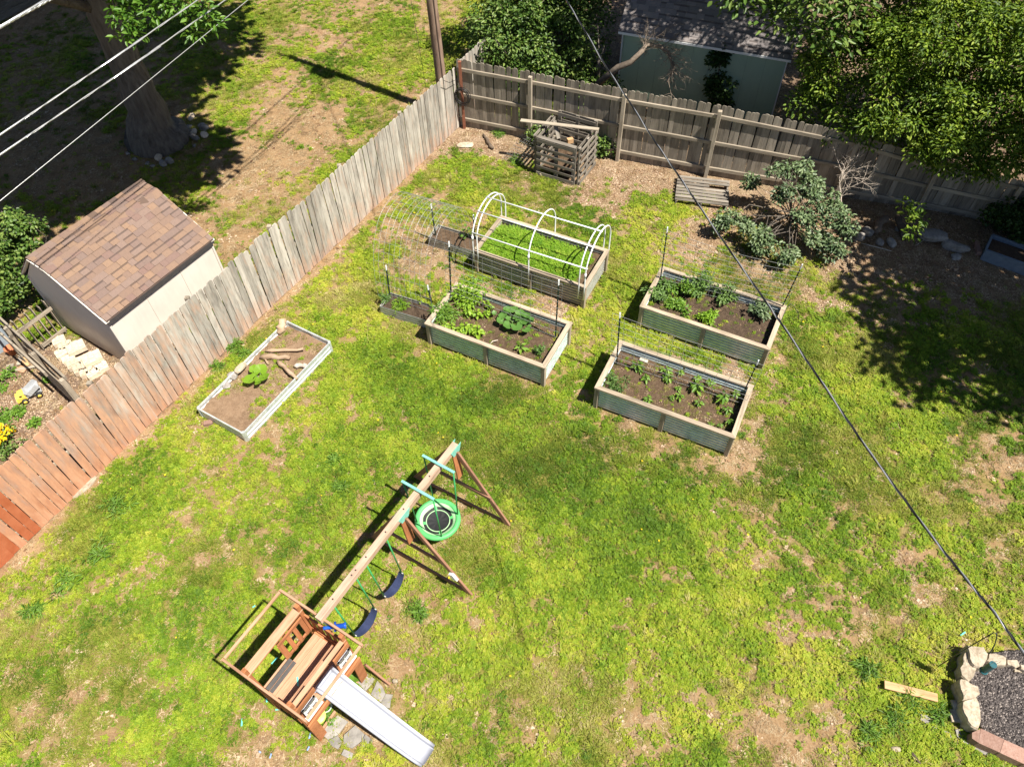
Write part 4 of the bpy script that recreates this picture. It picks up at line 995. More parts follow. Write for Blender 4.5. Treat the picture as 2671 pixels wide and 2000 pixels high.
tree('ivy_clump', 'dark ivy climbing the low end of the board fence', (12.3, 13.8, 0), (12.3, 13.8, .6), .04, .03,
     [(11.9, 13.75, .45, .5, .35, .4), (12.5, 13.5, .6, .6, .4, .5), (12.3, 13.2, .3, .4, .3, .28)], .2, 50, .22, .075, .06, LEAF_DARK, 79, cat='ivy', limbs=8, flare=1.1)
tree('vine', 'dark vine hanging down the green shed wall', GP(2.75, -.12, 0), GP(2.8, -.12, 1.9), .015, .01,
     [tuple(GP(2.75, -.10, 1.4)) + (.26, .12, .55), tuple(GP(3.0, -.12, .8)) + (.35, .16, .5), tuple(GP(2.7, -.1, 1.95)) + (.3, .14, .2)], .2, 44, .18, .10, .07, LEAF_DARK, 80, cat='vine', limbs=6, flare=1.1)
for i, (px, py, s, lab) in enumerate([(1400, 345, .35, 'green weeds climbing the side of the compost bin under the long plank'), (1555, 395, .42, 'thick green weeds between the compost bin and the board fence'), (1590, 400, .3, 'green weeds at the foot of the fence post beside the compost bin'),
        (1375, 330, .28, 'green weeds at the fence post behind the leaning wire mesh'), (1410, 372, .3, 'green weeds growing beside the leaning wire mesh')]):
    c = G(px, py); tree('weed_clump', lab, (c.x, c.y, 0), (c.x, c.y, .3), .01, .006,
        [(c.x, c.y, .28 * s / .35, s, s * .8, .3)], .16, 40, .16, .075, .05, LEAF_BUSH, 90 + i, cat='weeds', group='weeds around the compost bin', limbs=4, flare=1)

def dead_branch(name, label, trunk, twigs, mat, seed, r0=.05, tw=.006, depth=2, spread=.5):
    rng = random.Random(seed); t = thing(name, label, 'branch', trunk[0])
    mb = MB(); n = len(trunk); mb.tube(trunk, [r0 * (1 - .75 * i / (n - 1)) for i in range(n)], 8); mb.obj('limb', mat, t, True)
    mb = MB()
    def grow(p, d, l, r, k):
        q = p + d * l * .5 + Vector((rng.uniform(-.06, .06), rng.uniform(-.06, .06), rng.uniform(-.06, .06))) * l * 2
        e = q + (d + Vector((rng.uniform(-.5, .5), rng.uniform(-.5, .5), rng.uniform(-.4, .4)))).normalized() * l * .5
        mb.tube([p, q, e], [r, r * .75, r * .45], 4, caps=False)
        if k > 0:
            for b in (q, q, e, e):
                dd = (d + Vector((rng.gauss(0, .7), rng.gauss(0, .7), rng.gauss(0, .5)))).normalized(); grow(b, dd, l * rng.uniform(.4, .7), r * .6, k - 1)
    for _ in range(twigs):
        f = rng.uniform(.35, 1.0) * (n - 1); i = min(int(f), n - 2); p = Vector(trunk[i]).lerp(Vector(trunk[i + 1]), f - i)
        d = (Vector(trunk[i + 1]) - Vector(trunk[i])).normalized(); d = (d + Vector((rng.gauss(0, spread), rng.gauss(0, spread), rng.gauss(0, spread)))).normalized()
        grow(p, d, rng.uniform(.25, .55), tw, depth)
    mb.obj('twigs', mat, t)
    return t
tr = [G(1558, 220, 1.6), G(1612, 176, 2.05), G(1645, 163, 2.3), G(1676, 132, 2.55), G(1686, 117, 2.6), G(1720, 122, 2.5), G(1742, 135, 2.4), G(1757, 178, 2.1), G(1740, 215, 1.9)]
dead_branch('fallen_branch', 'bent dead branch with tangled twigs lying over the back fence before the green shed', tr, 44, TWIG, 3, .085, .008, 2, .6)
c = G(2195, 470, 1.0)
dead_branch('dead_branch', 'bare pale twiggy branch sticking up beside the lilac bush', [G(2200, 600, .05), G(2195, 530, .6), G(2190, 480, 1.0), G(2200, 440, 1.2)], 14, TWIGPALE, 6, .018, .007, 2, .9)
dead_branch('dead_branch', 'thin dead twigs rising out of the top of the lilac bush', [G(2110, 560, .9), G(2075, 490, 1.5), G(2010, 455, 1.6)], 7, TWIG, 8, .012, .005, 1, .6)

# ------------------------------------------------------------------ raised beds
def corrugated(a, b, z0, z1, nrm, amp=.024, period=.078, th=.004):
    """sheet from a to b (plan points), ribs running lengthwise"""
    mb = MB(); V = []; nrm = Vector(nrm); lev = []; z = z0
    while z < z1 - 1e-6:
        for f, o in ((0, 0), (.55, 0), (.66, -amp), (.88, -amp)): lev.append((min(z + f * period, z1), o))
        z += period
    lev.append((z1, 0)); n = len(lev) - 1
    for side in (th / 2, -th / 2):
        for (z, o) in lev:
            for p in (a, b): V.append(Vector((p.x, p.y, z)) + nrm * (o + side))
    Fs = []; m_ = (n + 1) * 2
    for i in range(n):
        Fs.append((2 * i, 2 * i + 1, 2 * i + 3, 2 * i + 2)); Fs.append((m_ + 2 * i + 2, m_ + 2 * i + 3, m_ + 2 * i + 1, m_ + 2 * i))
    Fs.append((2 * n, 2 * n + 1, m_ + 2 * n + 1, m_ + 2 * n))
    return mb.add(V, Fs)
def soil_patch(name, M, hl, hw, z, mat, parent, amp=.05, seed=0, n=56):
    m_ = max(8, int(n * hw / hl)); xs = np.linspace(-hl, hl, n); ys = np.linspace(-hw, hw, m_); X, Y = np.meshgrid(xs, ys, indexing='ij')
    Z = z + (fbm(X * 3 + seed, Y * 3, seed, 4) - .5) * amp * 2 + (fbm(X * 14 + seed, Y * 14, seed + 3, 2) - .5) * amp * .7
    V = np.stack([X.ravel(), Y.ravel(), Z.ravel()], 1); I = np.arange(n * m_).reshape(n, m_)
    Q = np.stack([I[:-1, :-1].ravel(), I[1:, :-1].ravel(), I[1:, 1:].ravel(), I[:-1, 1:].ravel()], 1)
    me = np_mesh(name, V, Q); me.polygons.foreach_set('use_smooth', np.ones(len(Q), bool))
    return link(name, me, mat, parent)
def raised_bed(key, label, metal, soil, soil_z):
    bx, by, a = BEDS[key]; t = thing('raised_bed', label, 'raised bed', (bx, by, 0), a, 'timber-framed corrugated metal raised beds')
    hl, hw, H = BED_L / 2, BED_W / 2, BED_H; rw = .095; M = wm(t)
    def W(x, y, z): return M @ Vector((x, y, z))
    rng = random.Random(ord(key))
    # mitred top rails
    for sx, sy, horiz in ((0, -1, True), (0, 1, True), (-1, 0, False), (1, 0, False)):
        if horiz:
            q = [(-hl, sy * hw), (hl, sy * hw), (hl - rw, sy * (hw - rw)), (-hl + rw, sy * (hw - rw))]; ctr = Vector((0, sy * (hw - rw / 2), 0)); rot = 0
        else:
            q = [(sx * hl, -hw), (sx * hl, hw), (sx * (hl - rw), hw - rw), (sx * (hl - rw), -hw + rw)]; ctr = Vector((sx * (hl - rw / 2), 0, 0)); rot = math.pi / 2
        q = [((x - ctr.x) * math.cos(-rot) - (y - ctr.y) * math.sin(-rot), (x - ctr.x) * math.sin(-rot) + (y - ctr.y) * math.cos(-rot)) for x, y in q]
        ar = sum(q[i][0] * q[(i + 1) % 4][1] - q[(i + 1) % 4][0] * q[i][1] for i in range(4))
        if ar < 0: q = q[::-1]
        q = [(x * .9985, y) for x, y in q]
        me = MB().prism(q, H - .04, H).mesh('top_rail'); me.materials.append(WOOD_BED)
        o = inst('top_rail', me, M @ Matrix.Translation(ctr + Vector((0, 0, rng.uniform(-.004, .004)))) @ Matrix.Rotation(rot, 4, 'Z'), t)
    for x in (-hl + .05, hl - .05):
        for y in (-hw + .055, hw - .055): bar('post', W(x, y, -.05), W(x, y, H - .042), .075, .085, WOOD_BED, t, up=PU)
    for y in (-hw + .045, hw - .045): bar('post', W(0.02, y, -.05), W(0.02, y, H - .042), .045, .09, WOOD_BED, t, up=PU)
    for s in (-1, 1):
        nrm = (M.to_3x3() @ Vector((0, s, 0)))
        for x0, x1 in ((-hl + .085, .0), (.045, hl - .085)):
            corrugated(W(x0, s * (hw - .07), 0), W(x1, s * (hw - .07), 0), .02, H - .044, nrm).obj('metal_panel', metal, t)
        nrm = (M.to_3x3() @ Vector((s, 0, 0)))
        corrugated(W(s * (hl - .06), -hw + .09, 0), W(s * (hl - .06), hw - .09, 0), .02, H - .044, nrm).obj('metal_panel', metal, t)
        bar('bottom_rail', W(-hl + .09, s * (hw - .105), .05), W(hl - .09, s * (hw - .105), .05), .04, .085, WOOD_BED, t)
    soil_patch('soil', None, hl - .075, hw - .085, soil_z, soil, t, .045, ord(key))
    return t
bedA = raised_bed('A', 'raised bed full of bright green seedlings beneath the white pipe hoops', GALV_DULL, SOIL_BROWN, .50)
bedB = raised_bed('B', 'raised bed with rust-spotted metal sides holding beans and a cucumber patch', GALV_RUST, SOIL_BROWN, .50)
bedC = raised_bed('C', 'raised bed with bushy tomato plants, nearest the lilac bush', GALV, SOIL_DARK, .44)
bedD = raised_bed('D', 'raised bed of dark soil planted with rows of small pepper plants', GALV, SOIL_BROWN, .44)

def bed_pt(key, u, v, z):
    """u,v in 0..1 across the bed"""
    bx, by, a = BEDS[key]; x = (u - .5) * (BED_L - .2); y = (v - .5) * (BED_W - .22)
    return Vector((bx + x * math.cos(a) - y * math.sin(a), by + x * math.sin(a) + y * math.cos(a), z))
def inbed(key, px, py, z):
    p = G(px, py, z); bx, by, a = BEDS[key]; dx, dy = p.x - bx, p.y - by
    u = dx * math.cos(a) + dy * math.sin(a); v = -dx * math.sin(a) + dy * math.cos(a)
    u = max(-BED_L / 2 + .16, min(BED_L / 2 - .16, u)); v = max(-BED_W / 2 + .17, min(BED_W / 2 - .17, v))
    return Vector((bx + u * math.cos(a) - v * math.sin(a), by + u * math.sin(a) + v * math.cos(a), z))

# low bright metal bed
def low_bed():
    t = thing('metal_bed', 'low bright galvanised metal bed holding dry soil and driftwood near the long fence', 'raised bed', G_C, G_ANG)
    M = wm(t); hl, hw, H = G_L / 2, G_W / 2, .27
    def W(x, y, z): return M @ Vector((x, y, z))
    for s in (-1, 1):
        corrugated(W(-hl + .05, s * hw, 0), W(hl - .05, s * hw, 0), -.02, H - .012, M.to_3x3() @ Vector((0, s, 0)), .016, .10).obj('side_sheet', GALV_NEW, t)
        corrugated(W(s * hl, -hw + .05, 0), W(s * hl, hw - .05, 0), -.02, H - .012, M.to_3x3() @ Vector((s, 0, 0)), .016, .10).obj('end_sheet', GALV_NEW, t)
        MB().beam(W(-hl + .05, s * hw, H), W(hl - .05, s * hw, H), .03, .022).obj('rolled_edge', GALV_NEW, t)
        MB().beam(W(s * hl, -hw + .05, H), W(s * hl, hw - .05, H), .03, .022).obj('rolled_edge', GALV_NEW, t)
        for q in (-1, 1):
            poly = [(s * (hl + .022), q * (hw - .055)), (s * (hl + .022), q * (hw - .02)), (s * (hl - .02), q * (hw + .022)), (s * (hl - .055), q * (hw + .022)), (s * (hl - .055), q * (hw - .02)), (s * (hl - .02), q * (hw - .055))]
            if s * q < 0: poly = poly[::-1]
            MB().prism([tuple((M @ Vector((x, y, 0))).xy) for x, y in poly], -.02, H + .013).obj('corner_plate', GALV_NEW, t)
    soil_patch('soil', None, hl - .015, hw - .015, .17, SOIL_TAN, t, .06, 9)
    return t
low_bed()
def low_pt(px, py, z): return G(px, py, z)
Z7 = lambda a, b: (480 + a / 3.68, 780 + b / 3.68)
def log_piece(name, lab, a, b, r, mat, seed, cat='wood', flat=.7, group=None):
    rng = random.Random(seed); a, b = Vector(a), Vector(b); mb = MB(); k = 7; P = []
    for i in range(k): P.append(a.lerp(b, i / (k - 1)) + Vector((rng.uniform(-1, 1), rng.uniform(-1, 1), rng.uniform(-.4, .4))) * r * .35)
    mb.tube(P, [r * rng.uniform(.65, 1.1) * (.6 if i in (0, k - 1) else 1) for i in range(k)], 9)
    o = mb.obj(name, mat, None, True); return tag(o, lab, cat, group)
log_piece('driftwood', 'split brown driftwood log lying against the edge of the low metal bed', G(*Z7(905, 600), .27), G(*Z7(1080, 760), .27), .055, DRIFT, 1)
log_piece('driftwood', 'thick driftwood stump end poking over the far rim of the low metal bed', G(*Z7(960, 205), .34), G(*Z7(905, 320), .22), .10, DRIFT, 2)
log_piece('driftwood', 'pale bleached driftwood chunk near the rim of the low metal bed', G(*Z7(1060, 640), .25), G(*Z7(1180, 640), .25), .06, TWIGPALE, 3)
log_piece('driftwood', 'gnarled root lying across the soil of the low metal bed', G(*Z7(740, 550), .24), G(*Z7(1010, 560), .26), .065, DRIFT, 4)
log_piece('driftwood', 'curved root beside the gnarled one in the low metal bed', G(*Z7(780, 500), .24), G(*Z7(1150, 480), .26), .045, DRIFT, 5)
log_piece('driftwood', 'short root piece crossing the gnarled root in the low metal bed', G(*Z7(755, 545), .25), G(*Z7(810, 625), .23), .025, DRIFT, 6)

# small narrow planters below the wire arch
def small_planter(label, c, ang, L, W_, H, soilm, seed):
    t = thing('metal_planter', label, 'planter', c, ang, 'small metal planters below the wire arch'); M = wm(t)
    def W(x, y, z): return M @ Vector((x, y, z))
    for s in (-1, 1):
        corrugated(W(-L / 2, s * W_ / 2, 0), W(L / 2, s * W_ / 2, 0), -.02, H, M.to_3x3() @ Vector((0, s, 0)), .010, .068).obj('side_sheet', GALV_DULL, t)
        corrugated(W(s * L / 2, -W_ / 2, 0), W(s * L / 2, W_ / 2, 0), -.02, H, M.to_3x3() @ Vector((s, 0, 0)), .010, .068).obj('end_sheet', GALV_DULL, t)
    soil_patch('soil', None, L / 2 - .01, W_ / 2 - .01, H - .08, soilm, t, .03, seed, 24)
    return t
small_planter('narrow metal planter of dark soil in front, between two stakes under the wire arch', (-2.24, 11.50, 0), -.42, 1.20, .46, .25, SOIL_DARK, 3)
small_planter('narrow metal planter with a young vine behind, under the far end of the wire arch', (-1.25, 13.72, 0), -.46, 1.24, .50, .25, SOIL_BROWN, 4)

# T-posts and wire panels
def t_post(label, base, top, group):
    base, top = Vector(base), Vector(top); d = (top - base).normalized(); b0 = base - d * .3
    t = thing('steel_stake', label, 'stake', base, 0, group)
    tip = top - d * .14
    mb = MB(); mb.beam(b0, tip, .034, .008, up=PU); mb.beam(b0 + PWv * .014, tip + PWv * .014, .007, .026, up=PU); mb.obj('stake_body', plain('dark_green_stake', (.018, .035, .028), .5), t)
    mb = MB(); mb.beam(tip, top, .035, .009, up=PU); mb.beam(tip + PWv * .014, top + PWv * .014, .008, .027, up=PU); mb.obj('white_tip', WHITE, t)
    return base, top
TP = {}
for k, lab, b, zb, tp, zt in [
    ('CL', 'dark steel stake with white tip at the left end of the tomato bed', (1720, 743), .45, (1741, 593), 2.06), ('CR', 'leaning dark steel stake with white tip at the right end of the tomato bed', (2033, 815), .45, (2093, 690), 1.88),
    ('DL', 'dark steel stake at the left end of the pepper bed', (1607.7, 949.5), .45, (1617, 816), 1.94), ('DR', 'leaning dark steel stake at the right end of the pepper bed', (1925.6, 1052.7), .45, (1978.6, 940), 1.80),
    ('BL', 'dark steel stake at the left end of the bean bed', (1176, 776.6), .5, (1170.4, 630.7), 2.08), ('BR', 'dark steel stake at the right end of the bean bed', (1447.8, 884.4), .45, (1457.3, 730.6), 2.15),
    ('EL', 'short stake with white tip at the outer end of the front narrow planter', (1016.6, 773.4), .17, (1006.4, 692.5), 1.13), ('ER', 'short stake with white tip where the front narrow planter meets the bean bed', (1128, 802), .17, (1114.9, 744.9), .90),
    ('FL', 'short stake with white tip at the outer end of the rear narrow planter', (1135.5, 613.3), .17, (1123.7, 532.4), 1.13), ('FR', 'short stake beside the hooped bed at the inner end of the rear narrow planter', (1237, 625), .17, (1234.4, 561), .98)]:
    TP[k] = t_post(lab, G(*b, zb), G(*tp, zt), 'dark steel stakes in the beds')
def wire_panel(label, a, b, z_lo, over, sag, nh, dv, bulge=(0, 0, 0)):
    (ba, ta), (bb, tb) = a, b; mb = MB(); n = 18
    def P(u, v):
        lo = ba.lerp(bb, u); lo = Vector((lo.x, lo.y, z_lo)); hi = ta.lerp(tb, u); f = 4 * u * (1 - u)
        hi = hi - Vector((0, 0, .06 + sag * f)); p = lo.lerp(hi, v); return p + Vector(bulge) * f * v - PWv * .02
    for i in range(nh + 1):
        v = i / nh; mb.tube([P(-over + (1 + 2 * over) * k / n, v) for k in range(n + 1)], .0034, 4)
    L = (bb - ba).length; m_ = int(L / dv)
    for k in range(m_ + 1):
        u = -over + (1 + 2 * over) * k / m_; mb.tube([P(u, i / 6) for i in range(7)], .0030, 4)
    return tag(mb.obj('wire_trellis', STEEL, None), label, 'trellis')
wire_panel('steel mesh trellis strung between the two stakes of the tomato bed', TP['CL'], TP['CR'], .50, .02, .10, 10, .20)
wire_panel('steel mesh trellis strung between the two stakes of the pepper bed', TP['DL'], TP['DR'], .52, .05, .02, 9, .20)
wire_panel('steel mesh trellis strung between the two stakes of the bean bed', TP['BL'], TP['BR'], .55, .04, .03, 9, .20)
def wire_arch():
    mb = MB(); E0, F0 = Vector((-2.30, 11.62, 0)), Vector((-1.38, 13.50, 0)); ax = Vector((math.cos(-.44), math.sin(-.44), 0))
    def P(s, q):
        c = (E0 + F0) / 2 - (F0 - E0) / 2 * (math.copysign(abs(math.cos(q)) ** .85, math.cos(q))); return c + ax * s + Vector((0, 0, .22 + 1.88 * abs(math.sin(q)) ** .85))
    n = 28
    for k in range(12): mb.tube([P(-.72 + .125 * k, math.pi * i / n) for i in range(n + 1)], .0034, 4)
    for j in range(21): mb.tube([P(-.72 + 1.375 * i / 6, math.pi * j / 20) for i in range(7)], .0030, 4)
    tag(mb.obj('wire_arch', STEEL, None), 'arched steel mesh panel bridging the two narrow planters', 'trellis')
wire_arch()
# white pipe hoops over bed A
def hoops():
    bx, by, a = BEDS['A']; ex = Vector((math.cos(a), math.sin(a), 0)); ey = Vector((-ex.y, ex.x, 0)); c = Vector((bx, by, 0))
    t = thing('hoop_frame', 'white plastic pipe hoop frame arching over the seedling bed', 'hoop frame', c)
    hw = BED_W / 2 + .012
    def arc(x, z1=1.0, b=.62, z0=.30, dz=0):
        P = [c + ex * x - ey * hw + Vector((0, 0, z0)), c + ex * x - ey * hw + Vector((0, 0, z1 * .6 + z0 * .4))]
        for i in range(25):
            q = math.pi * i / 24; P.append(c + ex * x - ey * hw * math.cos(q) + Vector((0, 0, z1 + b * math.sin(q) + dz)))
        P += [c + ex * x + ey * hw + Vector((0, 0, z1 * .6 + z0 * .4)), c + ex * x + ey * hw + Vector((0, 0, z0))]
        return P
    hl = BED_L / 2
    for x, dz in ((-hl + .02, 0), (-hl + .13, 0), (.02, .02), (hl - .16, .02), (hl - .03, .05)):
        MB().tube(arc(x, dz=dz), .0155, 8).obj('hoop', PVC, t, True)
    for q in (math.pi * .08, math.pi * .32, math.pi * .52):
        p = lambda x, d: c + ex * x - ey * hw * math.cos(q) + Vector((0, 0, 1.0 + .62 * math.sin(q) + d + .02))
        MB().tube([p(-hl, 0), p(0, .015), p(hl, .04)], .0145, 8).obj('ridge_pipe', PVC, t, True)
    for x in (-hl + .02, .02, hl - .03):
        MB().tube([c + ex * x - ey * hw + Vector((0, 0, .97)), c + ex * x - ey * hw + Vector((0, 0, 1.09))], .023, 8).obj('coupling', PVC, t, True)
hoops()

# ------------------------------------------------------------------ vegetables
def seedling(label, p, size, mat, seed, group=None, name='pepper_plant', cat='plant', n=14, lw=.45, up_=.75):
    p = Vector(p); rng = np.random.default_rng(seed); t = thing(name, label, cat, p, 0, group)
    h = size * .9; MB().tube([p - Vector((0, 0, .03)), p + Vector((.01, 0, h * .5)), p + Vector((0, .01, h))], [.006, .005, .003], 5).obj('stem', STEM, t)
    a = np.arange(n) * 2.4 + rng.uniform(-.3, .3, n); zz = np.linspace(.25, 1, n) * h
    P = np.stack([np.cos(a) * size * .12, np.sin(a) * size * .12, zz], 1); D = np.stack([np.cos(a), np.sin(a), rng.uniform(-.35, .35, n)], 1)
    N = np.array([0, 0, 1.0]) + unit(rng, n) * .35; L = size * rng.uniform(.5, .9, n) * np.linspace(1.05, .7, n)
    V, Q = leaves_np(P, D, N, L, L * lw, .2, .3); o = link('foliage', np_mesh('foliage', V, Q), mat, t); kind(o, 'stuff'); return t
def bushy(label, p, rad, h, mat, seed, ll=.09, lw=.045, nc=12, per=26, name='tomato_plant', group=None, cat='plant'):
    p = Vector(p); rng = np.random.default_rng(seed); t = thing(name, label, cat, p, 0, group)
    cl = np.array(p) + np.stack([rng.normal(0, rad * .45, nc), rng.normal(0, rad * .45, nc), rng.uniform(.15, 1, nc) * h], 1)
    mb = MB()
    for c in cl[:7]: mb.tube([p - Vector((0, 0, .03)), p.lerp(Vector(c), .5) + Vector((0, 0, .04)), Vector(c)], [.008, .006, .003], 5)
    mb.obj('stem', STEM, t); o = foliage('foliage', cl, rad * .38, per, ll, lw, seed, mat, t, flat=.5); kind(o, 'stuff'); return t
ZD = lambda a, b: (1480 + a / 3.68, 800 + b / 3.68)
for i, (a, b, s) in enumerate([(665, 590, .20), (750, 700, .13), (950, 640, .17), (965, 715, .16), (1095, 620, .10), (1235, 800, .22), (1490, 900, .21), (770, 900, .13), (1075, 880, .13), (1255, 940, .13), (1365, 750, .13), (1240, 700, .12), (1530, 1010, .15), (700, 630, .09), (1560, 1120, .12), (1460, 1150, .09), (1370, 1140, .09), (1000, 885, .09), (1060, 800, .10), (1610, 850, .12)]):
    seedling('young pepper plant with pointed light green leaves in the dark soil bed', inbed('D', *ZD(a, b), .46), s, LEAF_VEG, 200 + i, 'pepper plants in the pepper bed')
bushy('feathery weedy plant at the left rim of the pepper bed', inbed('D', *ZD(450, 740), .45), .22, .16, LEAF_TOM, 230, .07, .02, 12, 24, 'weed_plant')
ZC = lambda a, b: (1500 + a / 3.3938, 550 + b / 3.3938)
for i, (lab, a, b, r, h, mt) in enumerate([
    ('tall bushy tomato plant in the middle of the tomato bed', 1130, 720, .30, .38, LEAF_TOM), ('dense broad tomato plant left of the middle of the tomato bed', 980, 730, .24, .36, LEAF_VEG),
    ('feathery tomato plant hanging over the left rim of the tomato bed', 690, 760, .28, .22, LEAF_TOM), ('loose tomato plant right of the middle one in the tomato bed', 1310, 760, .24, .26, LEAF_TOM),
    ('round grey-green tomato plant at the right end of the tomato bed', 1650, 900, .22, .24, LEAF_LILAC), ('bright leafy plant at the near rim of the tomato bed', 1170, 960, .15, .16, LEAF_LIME), ('low bright weeds at the left front of the tomato bed', 880, 830, .20, .10, LEAF_VEG), ('spreading tomato plant against the stake in the tomato bed', 800, 690, .2, .2, LEAF_TOM)]):
    bushy(lab, inbed('C', *ZC(a, b), .45), r, h, mt, 250 + i, .085, .035, 14, 26)
ZB = lambda a, b: (950 + a / 3.687, 700 + b / 3.687)
for i, (a, b, s) in enumerate([(980, 600, .20), (1100, 640, .20), (1040, 610, .18), (930, 620, .16), (1090, 470, .18), (1000, 450, .18), (1010, 380, .18), (1200, 385, .14), (1180, 460, .14), (850, 590, .15), (780, 570, .13)]):
    seedling('bean plant with broad bright leaves in the rust-spotted bed', inbed('B', *ZB(a, b), .52), s, LEAF_LIME, 300 + i, 'bean plants in the bean bed', 'bean_plant', n=12, lw=.62)
bushy('thick patch of leafy greens in the far corner of the bean bed', inbed('B', *ZB(980, 290), .5), .40, .20, LEAF_LIME, 320, .10, .03, 30, 26, 'leafy_greens')
bushy('grassy greens along the left rim of the bean bed', inbed('B', *ZB(760, 430), .5), .30, .15, LEAF_VEG, 321, .10, .022, 24, 26, 'leafy_greens')
seedling('lone seedling with broad leaves near the right front of the bean bed', inbed('B', *ZB(1505, 790), .5), .19, LEAF_VEG, 322, None, 'bean_plant', n=9, lw=.5)
bushy('wispy grey-green seedling beside the right rim of the bean bed', inbed('B', *ZB(1665, 820), .5), .10, .17, LEAF_TOM, 323, .07, .02, 8, 18, 'herb_plant')
def squash(label, p, leaves, size, mat, seed, name='squash_plant', h=.16):
    p = Vector(p); rng = random.Random(seed); t = thing(name, label, 'plant', p)
    mes = []
    for k in range(3):
        V = [(0, 0, .0)]; n = 14
        for i in range(n):
            q = 2 * math.pi * i / n; r = 1 + .10 * math.cos(5 * q + k) + rng.uniform(-.04, .04)
            if i == 0: r = .35
            V.append((math.cos(q) * r * .5, math.sin(q) * r * .5, .10 * r * r + rng.uniform(-.02, .02)))
        me = MB().add(V, [(0, 1 + i, 1 + (i + 1) % n) for i in range(n)]).mesh('leaf'); me.materials.append(mat); mes.append(me)
    mb = MB()
    for (dx, dy, s, z) in leaves:
        q = p + Vector((dx, dy, z)); yaw = math.atan2(-dy, -dx)
        M = Matrix.Translation(q) @ Matrix.Rotation(yaw, 4, 'Z') @ Matrix.Rotation(rng.uniform(-.1, .45), 4, 'Y') @ Matrix.Rotation(rng.uniform(-.25, .25), 4, 'X') @ Matrix.Scale(s * size, 4)
        inst('leaf', rng.choice(mes), M, t); mb.tube([p - Vector((0, 0, .02)), p.lerp(q, .5) + Vector((0, 0, .03)), q], [.009, .008, .006], 5)
    mb.obj('stem', STEM, t); return t
c0 = G(*Z7(735, 790), .2)
squash('squash plant with big lobed bright leaves in the low metal bed', c0, [(G(*Z7(a, b), .34) - G(*Z7(735, 790), .34)).xy[:] + (s, .15) for a, b, s in [(655, 815, 1.0), (740, 810, .75), (800, 795, .8), (755, 725, 1.0), (688, 715, .7), (730, 855, .5), (705, 770, .45)]], .27, LEAF_LIME, 5)
c0 = inbed('B', *ZB(1440, 540), .5)
squash('cucumber plant with dark rounded leaves spreading through the middle of the bean bed', c0, [(G(*ZB(a, b), .64) - G(*ZB(1440, 540), .64)).xy[:] + (s, .14) for a, b, s in [(1310, 550, .9), (1385, 590, 1.05), (1465, 610, 1.15), (1560, 640, .9), (1335, 500, .9), (1385, 525, .6), (1510, 555, .75), (1400, 450, 1.0), (1500, 480, 1.0), (1560, 510, 1.0), (1600, 540, .8), (1590, 600, .45), (1370, 440, .8), (1450, 440, .8), (1250, 470, .5), (1470, 520, .9), (1540, 560, .8)]], .21, LEAF_SQUASH, 6, 'cucumber_plant')
c0 = G(1215, 618, .18)
squash('young vine with round leaves in the rear narrow planter', c0, [(-.05, .05, .9, .16), (.08, .06, .8, .2), (0, .16, .7, .22), (.12, -.02, .7, .1), (-.1, -.05, .8, .08), (.18, .05, .6, .14), (-.02, -.12, .6, .06)], .12, LEAF_VEG, 7, 'vine_plant')
bushy('grass tuft in the front narrow planter', G(1045, 797, .2), .16, .10, LEAF_LIME, 340, .11, .012, 10, 22, 'grass_tuft')
bushy('blue-green herb at the outer corner of the front narrow planter', G(1003, 783, .2), .12, .12, LEAF_TOM, 341, .05, .02, 9, 22, 'herb_plant')
seedling('little seedling in the middle of the front narrow planter', G(1098, 790, .18), .10, LEAF_LIME, 342, None, 'bean_plant', n=7, lw=.6)
